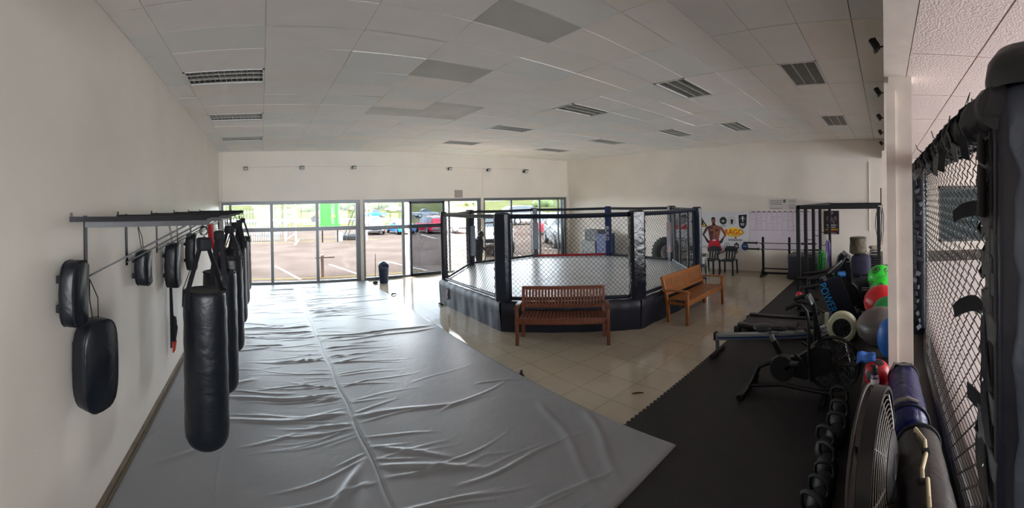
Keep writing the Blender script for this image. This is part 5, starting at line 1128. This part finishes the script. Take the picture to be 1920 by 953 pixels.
# cap flap
m = MB(); m.lathe([(.175, 2.66), (.18, 2.70), (.17, 2.76), (.14, 2.80), (.08, 2.825), (.001, 2.83)], 36, M=Matrix.Translation((.92, -.50, 0)), caps=False); m.build('cap_cover', mat('cap_vinyl', srgb(46, 46, 50), .42, bump=.5, bscale=7), c2_, smooth=70)
def sheet_strap(pts, w, mt, name='velcro_strap', up=(0, 0, 1), th=.007):
    s = MB()
    ps = [Vector(p) for p in pts]
    # ribbon: width along z / up, resampled smoothly
    upv = Vector(up); vs_ = []; fs = []; n = 0; L = []
    for i in range(len(ps) - 1):
        for t in (0, .25, .5, .75): 
            p0 = ps[max(i - 1, 0)]; p1 = ps[i]; p2 = ps[i + 1]; p3 = ps[min(i + 2, len(ps) - 1)]
            L.append(.5 * ((2 * p1) + (p2 - p0) * t + (2 * p0 - 5 * p1 + 4 * p2 - p3) * t * t + (-p0 + 3 * p1 - 3 * p2 + p3) * t ** 3))
    L.append(ps[-1]); W = w if isinstance(w, list) else [w] * len(ps)
    for i, p in enumerate(L):
        ww = np.interp(i / (len(L) - 1), np.linspace(0, 1, len(W)), W)
        d = (L[min(i + 1, len(L) - 1)] - L[max(i - 1, 0)]).normalized(); nn = d.cross(upv); 
        nn = nn.normalized() if nn.length > .01 else Vector((0, 1, 0)); u = nn.cross(d).normalized()
        for a, b in ((-1, -1), (1, -1), (1, 1), (-1, 1)): vs_.append(p + u * a * ww / 2 + nn * b * th / 2)
    for i in range(len(L) - 1):
        for j in range(4): fs.append((i * 4 + j, i * 4 + (j + 1) % 4, (i + 1) * 4 + (j + 1) % 4, (i + 1) * 4 + j))
    fs += [(0, 1, 2, 3), tuple(len(L) * 4 - 4 + j for j in range(4))]
    s.add(vs_, fs); return s.build(name, mt, c2_, smooth=60)
# two dark straps sticking out through the fence
sheet_strap([(1.06, -.345, 2.255), (1.16, -.33, 2.25), (1.26, -.30, 2.235), (1.36, -.28, 2.205)], [.05, .062, .06, .05], webbing)
sheet_strap([(1.06, -.345, 1.86), (1.17, -.33, 1.86), (1.28, -.30, 1.82), (1.36, -.28, 1.775)], [.05, .065, .065, .055], webbing)
sheet_strap([(1.08, -.35, 1.47), (1.16, -.33, 1.475), (1.24, -.315, 1.47)], [.06, .07, .065], webbing)
# torn hook-and-loop flaps down the near post
FL = [((1.08, -.370, 2.20), .10), ((1.07, -.37, 2.03), .085), ((1.07, -.37, 1.88), .08), ((1.09, -.37, 1.72), .07), ((1.08, -.37, 1.60), .07), ((1.10, -.36, 1.40), .10), ((1.09, -.365, 2.40), .07), ((1.03, -.375, 2.12), .09), ((1.03, -.375, 1.96), .08), ((1.02, -.37, 1.80), .09), ((1.04, -.37, 1.50), .10), ((1.02, -.37, 1.30), .09), ((1.06, -.37, 1.20), .10)]
for (c, w) in FL:
    x, y, z = c; a = rr3.uniform(-.5, .5)
    sheet_strap([(x - .10, y + .02, z + .05 * a), (x - .03, y + .025, z + .02), (x + .02, y + .025, z + .01 * a), (x + .045, y + .015, z - .02), (x + .03, y + .02, z - .05)], [w * .9, w * 1.1, w * 1.3, w * .9, w * .4], velcro)
for z, w in ((2.46, .09), (2.36, .08), (2.28, .12)):
    sheet_strap([(.93, -.29, z + .01), (1.0, -.33, z), (1.07, -.36, z), (1.09, -.40, z)], [w, w, w * .95, w * .9], mat('strap_grey', srgb(66, 64, 66), .6, bump=.3, bscale=30))
# lower torn flaps hanging diagonally
sheet_strap([(1.08, -.35, 1.50), (1.11, -.34, 1.40), (1.05, -.325, 1.30), (.98, -.32, 1.22), (.95, -.32, 1.18)], [.03, .09, .12, .10, .03], mat('flap_vinyl', srgb(38, 40, 44), .4, bump=.5, bscale=10), up=(1, 0, .2))
sheet_strap([(1.06, -.345, 1.88), (1.04, -.335, 1.78), (1.0, -.33, 1.68), (.95, -.33, 1.6)], [.05, .06, .07, .04], mat('flap_vinyl', srgb(38, 40, 44), .4), up=(1, 0, .2))
sheet_strap([(1.07, -.345, 1.70), (1.04, -.335, 1.58), (1.0, -.33, 1.48), (.95, -.33, 1.40)], [.05, .07, .08, .05], mat('flap_vinyl', srgb(38, 40, 44), .4), up=(1, 0, .2))
for z in (2.19, 1.865, 1.62, 1.30): MB().tube([(1.0 + .008 * math.cos(a / 6 * PI), -.322, z + .008 * math.sin(a / 6 * PI)) for a in range(12)], .0022, 5, close=True).build('eyelet', steel, c2_)
for o_ in set(c2_.children) - _before: o_.location = (.41, -.03, 0)
# padded curb along the fence foot
m = MB(); m.tube([(1.05, -.39, ZP + .04), (3.75, -.39, ZP + .04), (4.6, -.47, ZP + .04)], .04, 10); m.build('bottom_rail_pad', vinyl, c2_)
# canvas of the second cage
R2 = [(3.0, -6.2, 3.6, -.5, .015, .04), (5.0, -6, 5.4, -.6, .015, .04), (7, -6, 7.2, -.6, .012, .04), (1.5, -5, 1.9, -.5, .014, .04), (1.2, -3, 8, -3.2, .012, .05), (1.2, -1.6, 8, -1.7, .010, .05), (4.1, -.5, 2.4, -3.0, .012, .03), (2.2, -.5, 1.2, -3.5, .012, .03), (6, -.6, 5, -3.5, .012, .04)]
wrinkled_sheet('canvas', .6, 9.6, -6.5, -.48, ZP + .012, .06, R2, mat('canvas_white', srgb(205, 198, 196), .34, var=.03, vscale=1, bump=.15, bscale=5, dist=.8), c2_)
# ------------------------------------------------------------------ outside: car park, road, verge
gm = mat('paved_yard', spec=0.0, rgb=srgb(84, 72, 66), rough=.85, rgb2=srgb(97, 85, 79), vscale=.6, bump=.1, bscale=8)
struct(MB().b2((-40, YW + .25, -.12), (70, 42, -.02)).build('ground', gm))
struct(MB().b2((-60, 42, -.14), (140, 58, -.03)).build('lawn', mat('verge_grass', spec=0.0, rgb=srgb(80, 80, 48), rough=.95, rgb2=srgb(96, 90, 62), vscale=.8)))
struct(MB().b2((-60, 58, -.14), (160, 66, -.02)).build('road', mat('asphalt', spec=0.0, rgb=srgb(82, 80, 80), rough=.9, var=.1, vscale=2)))
hl = MB(); hv = []; nx_, ny_ = 60, 14
for j in range(ny_ + 1):
    for i in range(nx_ + 1):
        x = -90 + 300 * i / nx_; y = 66 + 110 * (j / ny_) ** 1.3; hv.append((x, y, -.03 + (y - 66) * .035 + .4 * math.sin(x * .05 + y * .03)))
hl.add(hv, [(j * (nx_ + 1) + i, j * (nx_ + 1) + i + 1, (j + 1) * (nx_ + 1) + i + 1, (j + 1) * (nx_ + 1) + i) for j in range(ny_) for i in range(nx_)])
struct(hl.build('hills', mat('far_meadow', spec=0.0, rgb=srgb(70, 76, 46), rough=.95, rgb2=srgb(88, 86, 60), vscale=.15)))
# painted bay lines are surface marks of the yard
mk = MB(); yl = mat('yellow_paint', spec=0.0, rgb=srgb(150, 128, 70), rough=.7); wl_ = mat('white_paint', spec=0.0, rgb=srgb(176, 170, 162), rough=.7)
for x in (-1.2, 1.2, 3.3, 5.6, 8.1, 10.6, 13.2, 15.8): mk.bar((x, 12.6, -.015), (x * 1.02 - .7, 15.6, -.015), .10, .006, wl_)
for x in (-1.5, 2.0, 6.3, 11.3, 13.6, 16): mk.bar((x, 24.2, -.015), (x + .6, 28.0, -.015), .14, .006, wl_)
mk.bar((-6, 13.0, -.016), (5.5, 12.7, -.016), .08, .006, yl); mk.bar((-8, 26.6, -.016), (8, 26.0, -.016), .12, .006, yl); mk.bar((-8, 29.5, -.016), (6, 29.3, -.016), .12, .006, yl)
struct(mk.build('ground.001', smooth=0))
# palisade fence, bays of it
def palisade(x0, x1, y, h, label, n):
    t = thing('palisade_fence', label, 'fence', (x0, y, -.02)); L = x1 - x0; s = MB()
    for k in range(n): s.box((L * k / (n - 1), 0, h / 2), (.06, .03, h))
    s.build('paling', mat('galvanised', srgb(124, 130, 132), .6), t)
    r = MB()
    for z in (.25 * h, .88 * h): r.box((L / 2, .03, z), (L, .04, .05))
    r.build('rail', mat('galvanised', srgb(124, 130, 132), .6), t)
palisade(-9, 1.2, 27.5, 1.15, 'low white palisade fence beyond the yard, behind the leftmost window', 66)
palisade(-12, 2.6, 33, 2.2, 'tall white palisade fence farther back, behind the leftmost windows', 60)
gt = thing('gate_posts', 'white steel gantry posts with a cross brace at the yard edge', 'gate posts', (1.85, 26.9, 0))
for x in (-.25, .45): MB().b2((x - .06, -.06, 0), (x + .06, .06, 3.4)).build('post', white_p, gt)
MB().bar((-.25, 0, .1), (.45, 0, .5), .05, .05).build('brace', white_p, gt)
sgn = thing('green_sign', 'bright green sign board on posts standing in the car park', 'sign', (4.38, 25.2, 0))
MB().b2((-.68, -.04, .98), (.66, .04, 3.0)).build('board', mat('sign_green', srgb(50, 140, 44), .5), sgn)
for x in (-.5, .5): MB().b2((x - .04, .02, -.02), (x + .04, .08, 1.0)).build('post', blk_metal, sgn)
MB().prism([(.10, 1.60), (.34, 1.60), (.36, 1.68), (.24, 1.74), (.12, 1.68)], -.045, -.041, 'xz').build('emblem', YEL, sgn)
frm = thing('prop_frame', 'slanted steel lattice prop leaning beside the green sign on a white block', 'steel frame', (5.45, 25.9, 0))
for dx in (0, .25): m = MB(); m.tube([(-.1 + dx, 0, .05), (1.15 + dx, 0, 3.2)], .03, 6); m.build('strut', blk_metal, frm)
m = MB(); m.tube([(1.2, 0, 3.2), (1.75, 0, .8)], .025, 6); m.build('stay', blk_metal, frm); MB().b2((-.45, -.15, -.02), (-.15, .15, .55)).build('block', white_p, frm)
pst = thing('flag_pole', 'thin white pole beside the window post, standing in the yard', 'pole', (6.9, 25.5, -.02)); MB().tube([(0, 0, 0), (0, 0, 4.2)], .05, 8).build('pole', white_p, pst)
for i, (x, y) in enumerate(((-3, 25), (0.4, 27.0), (3.3, 27.6), (5.8, 28.6), (7.2, 28.6))):
    t = MB(); t.tube([(-.45, 0, 0), (-.45, 0, .98), (-.4, 0, 1.05), (.4, 0, 1.05), (.45, 0, .98), (.45, 0, 0)], .03, 6)
    tag(t.build('barrier_hoop', mat('hoop_grey', srgb(120, 120, 112), .5), loc=(x, y, -.02)), ['grey steel hoop barrier nearest the left end of the palisade fence', 'grey steel hoop barrier beside the gantry posts', 'grey steel hoop barrier left of the green sign', 'grey steel hoop barrier right of the green sign', 'grey steel hoop barrier beside the thin white pole'][i], 'barrier', 'steel hoop barriers at the yard edge')
bl = thing('bollard', 'short pinkish bollard with flat cross plate just outside the left windows', 'bollard', (1.95, 12.9, -.02)); MB().b2((-.05, -.05, 0), (.05, .05, .72)).build('post', mat('bollard_pink', srgb(170, 140, 132), .6), bl); MB().b2((-.22, -.03, .62), (.42, .03, .66)).build('plate', mat('rust_brown', srgb(110, 86, 72), .6), bl)
lt = thing('lying_tyre', 'dark tractor tyre lying flat in the yard beside the green sign', 'tyre', (6.2, 26.8, .15)); MB().lathe([(.35, -.16), (.75, -.18), (.84, -.1), (.84, .1), (.75, .18), (.35, .16), (.35, -.16)], 28, caps=False).build('carcass', rubber, lt)
dg = thing('yellow_digger', 'orange yellow digger standing on the far lawn behind the sign', 'digger', (9.3, 60, 0))
YD = mat('digger_yellow', srgb(226, 160, 40), .5)
MB().b2((-1.8, -.8, .7), (1.2, .8, 1.5)).build('chassis', YD, dg); MB().b2((-.4, -.6, 1.5), (.8, .6, 2.5)).build('cab', mat('cab_dark', srgb(60, 64, 66), .3), dg)
m = MB(); m.bar((1.1, 0, 1.2), (2.2, 0, 2.3), .2, .25); m.bar((2.2, 0, 2.3), (3.0, 0, .9), .18, .2); m.build('boom', YD, dg)
for x in (-1.2, .8):
    for y in (-.85, .85): MB().lathe([(.001, -.2), (.5, -.2), (.55, 0), (.5, .2), (.001, .2)], 20, M=Matrix.Translation((x, y, .5)) @ Matrix.Rotation(PI / 2, 4, 'X'), caps=False).build('wheel', rubber, dg)
# cars: stations along x (front at +x) -> z_bottom, z_belt, z_roof, half width, roof half width
carglass = mat('car_glass', srgb(52, 62, 70), .08)
STY = {
 'sedan': dict(L=4.5, st=[(-2.25, .35, .62, .66, .70, .60), (-2.15, .28, .88, .95, .82, .66), (-1.65, .25, .93, 1.02, .88, .68), (-1.1, .22, .95, 1.38, .89, .60), (-.5, .22, .95, 1.46, .90, .62), (.3, .22, .94, 1.44, .90, .62), (1.05, .22, .90, 1.0, .89, .68), (1.7, .24, .80, .86, .87, .70), (2.15, .30, .66, .70, .78, .62), (2.25, .36, .55, .58, .68, .55)], cab=(2, 6), wx=(-1.4, 1.42), wr=.33),
 'suv': dict(L=4.4, st=[(-2.2, .38, .9, .98, .76, .66), (-2.12, .30, 1.02, 1.50, .86, .66), (-1.7, .26, 1.04, 1.66, .90, .66), (-.6, .26, 1.04, 1.72, .91, .68), (.3, .26, 1.02, 1.66, .91, .66), (.95, .26, 1.0, 1.12, .90, .70), (1.7, .28, .92, .99, .88, .72), (2.1, .34, .80, .84, .80, .64), (2.2, .40, .62, .66, .7, .56)], cab=(1, 5), wx=(-1.35, 1.38), wr=.36),
 'pickup': dict(L=5.3, st=[(-2.65, .45, 1.04, 1.06, .86, .84), (-2.6, .42, 1.10, 1.12, .90, .86), (-1.0, .40, 1.10, 1.13, .92, .84), (-.95, .40, 1.12, 1.70, .92, .66), (-.2, .40, 1.12, 1.78, .93, .68), (.55, .40, 1.10, 1.72, .93, .66), (1.15, .40, 1.08, 1.18, .92, .74), (2.1, .42, 1.0, 1.06, .90, .76), (2.55, .48, .86, .90, .84, .68), (2.65, .55, .7, .74, .74, .6)], cab=(2, 6), wx=(-1.6, 1.65), wr=.40)}
def car(loc, rz, style, paint, label, sc=1.0, canopy=False):
    S = STY[style]; t = thing('pickup_truck' if style == 'pickup' else 'car', label, 'car', loc, rz); t.scale = (sc,) * 3
    m = MB(); vs_ = []; n = 8
    for x, zb, zk, zr, w, wr in S['st']:
        vs_ += [(x, -w * .94, zb), (x, -w, (zb + zk) / 2), (x, -w * .97, zk), (x, -wr, zr), (x, wr, zr), (x, w * .97, zk), (x, w, (zb + zk) / 2), (x, w * .94, zb)]
    a, b = S['cab']; k = len(S['st'])
    for i in range(k - 1):
        for j in range(n):
            f = (i * n + j, i * n + (j + 1) % n, (i + 1) * n + (j + 1) % n, (i + 1) * n + j)
            gl = (a <= i < b and j in (2, 4)) or (j == 3 and i in (a, b - 1) and a <= i < b)
            m.add([vs_[q] for q in f], [(0, 1, 2, 3)], carglass if gl else paint)
    for i in (0, k - 1): m.add([vs_[i * n + j] for j in range(n)], [tuple(range(n))], paint)
    # weld and smooth
    o = m.build('body', None, t, smooth=0); bm = bmesh.new(); bm.from_mesh(o.data); bmesh.ops.remove_doubles(bm, verts=bm.verts[:], dist=1e-4); bmesh.ops.recalc_face_normals(bm, faces=bm.faces[:]); bm.to_mesh(o.data); bm.free()
    o.data.shade_smooth(); o.data.set_sharp_from_angle(angle=math.radians(32)); bv = o.modifiers.new('Bevel', 'BEVEL'); bv.width = .03; bv.segments = 2
    W = S['st'][4][4]
    for x in S['wx']:
        for s in (-1, 1):
            MM = Matrix.Translation((x, s * (W - .08), S['wr'])) @ Matrix.Rotation(PI / 2, 4, 'X'); r = S['wr']
            wo = MB().lathe([(.001, -.10), (r * .9, -.10), (r, -.06), (r, .06), (r * .9, .10), (.001, .10)], 24, M=MM, caps=False).build('wheel', rubber, t)
            MB().lathe([(.001, -s * -.115), (r * .3, -s * -.112), (r * .62, -s * -.104), (r * .62, 0)], 16, M=MM @ Matrix.Scale(-1, 4, (0, 0, 1)), caps=False).build('hubcap', mat('hub_silver', srgb(170, 172, 174), .3, metal=.6), wo)
    f = S['st'][-2]; r = S['st'][1]
    for s in (-1, 1):
        MB().rbox((f[0] - .02, s * f[4] * .72, f[2] - .02), (.22, .30, .14), .03).build('headlamp', mat('lamp_clear', srgb(210, 214, 216), .15), t); MB().rbox((r[0] - .02, s * r[4] * .84, r[2] - .12), (.14, .14, .24), .03).build('tail_lamp', mat('lamp_red', srgb(160, 20, 26), .25), t)
        MB().rbox((.85 if style != 'pickup' else 1.0, s * (W + .08), 1.0), (.10, .16, .12), .03).build('mirror', paint, t)
    MB().rbox((f[0] + .06, 0, f[1] + .20), (.10, f[4] * 1.3, .18), .02).build('grille', blk_plastic, t); MB().rbox((r[0] - .06, 0, r[1] + .18), (.12, r[4] * 1.6, .22), .03).build('rear_bumper', mat('bumper_grey', srgb(92, 94, 98), .5), t)
    MB().box((r[0] - .125, 0, r[1] + .42), (.01, .5, .11)).build('number_plate', white_p, t)
    return t
pw = mat('paint_white', srgb(190, 192, 193), .25); pb_ = mat('paint_blue', srgb(38, 128, 214), .25); pr_ = mat('paint_red', srgb(196, 28, 62), .25); psv = mat('paint_silver', srgb(140, 144, 148), .25)
car((20.6, 70.0, .12), .0 + .08, 'pickup', pb_, 'blue double cab pickup truck on the far road, seen from the side', .8)
car((32.0, 92.5, .75), PI + .05, 'sedan', pw, 'white sedan on the far road right of the blue pickup truck', .95)
car((27.6, 63, .0), .0, 'pickup', psv, 'silver pickup truck with red stripe behind the tinted sliding door', .85)
car((9.0, 31.2, .0), PI / 2 - .15 + PI, 'suv', psv, 'silver hatchback parked beyond the yard, left of the bright blue car', .8)
car((11.0, 30.3, .0), PI / 2, 'sedan', pb_, 'bright blue car parked tail-on between silver and red cars', .8)
car((13.25, 29.5, .0), PI / 2, 'suv', pr_, 'red car parked tail-on behind the tinted sliding door', .8)
car((14.9, 28.2, .0), -PI / 2 - .1, 'suv', pw, 'white car parked nose towards the open doorway', .8)
car((10.6, 16.4, .0), -PI / 2 - .5, 'pickup', pw, 'large white pickup parked close outside, behind the front cage post', 1.0)
car((14.6, 15.2, .0), -PI / 2 - .55, 'suv', psv, 'silver car parked close outside the rightmost windows', 1.0)
car((18.6, 20.5, .0), -PI / 2 - .3, 'sedan', pr_, 'dark red sedan parked behind the silver car outside the rightmost window', 1.0)
car((26.0, 33, .0), -.2, 'suv', pw, 'white van-like car crossing behind the rightmost windows', 1.15)
# trees and a far building edge above the verge
tre = mat('tree_green', srgb(70, 88, 52), .9, rgb2=srgb(110, 124, 80), vscale=2)
rt_ = random.Random(2)
for i, (x, y, s) in enumerate(((14, 100, 3.2), (24, 108, 3.6), (36, 112, 4.0), (60, 106, 4.4), (78, 90, 4.0), (95, 80, 4.2))):
    t = thing('shrub', 'rounded green shrub on the far meadow, ' + ['leftmost one seen above the pickup truck', 'second from the left over the far road', 'in the middle above the white sedan', 'right of the doorway above the meadow', 'second from the right behind the cage', 'rightmost one near the corner window'][i], 'shrub', (x, y, (y - 66) * .035 - .2), rt_.random() * 3, 'shrubs on the far meadow')
    m = MB()
    for k in range(9): m.ball((rt_.uniform(-1, 1) * s, rt_.uniform(-.5, .5) * s, s * rt_.uniform(.2, .55)), s * rt_.uniform(.25, .45), 8)
    m.build('foliage', tre, t); MB().tube([(0, 0, -.3), (0, 0, s * .4)], .15, 6).build('stem', wood, t)
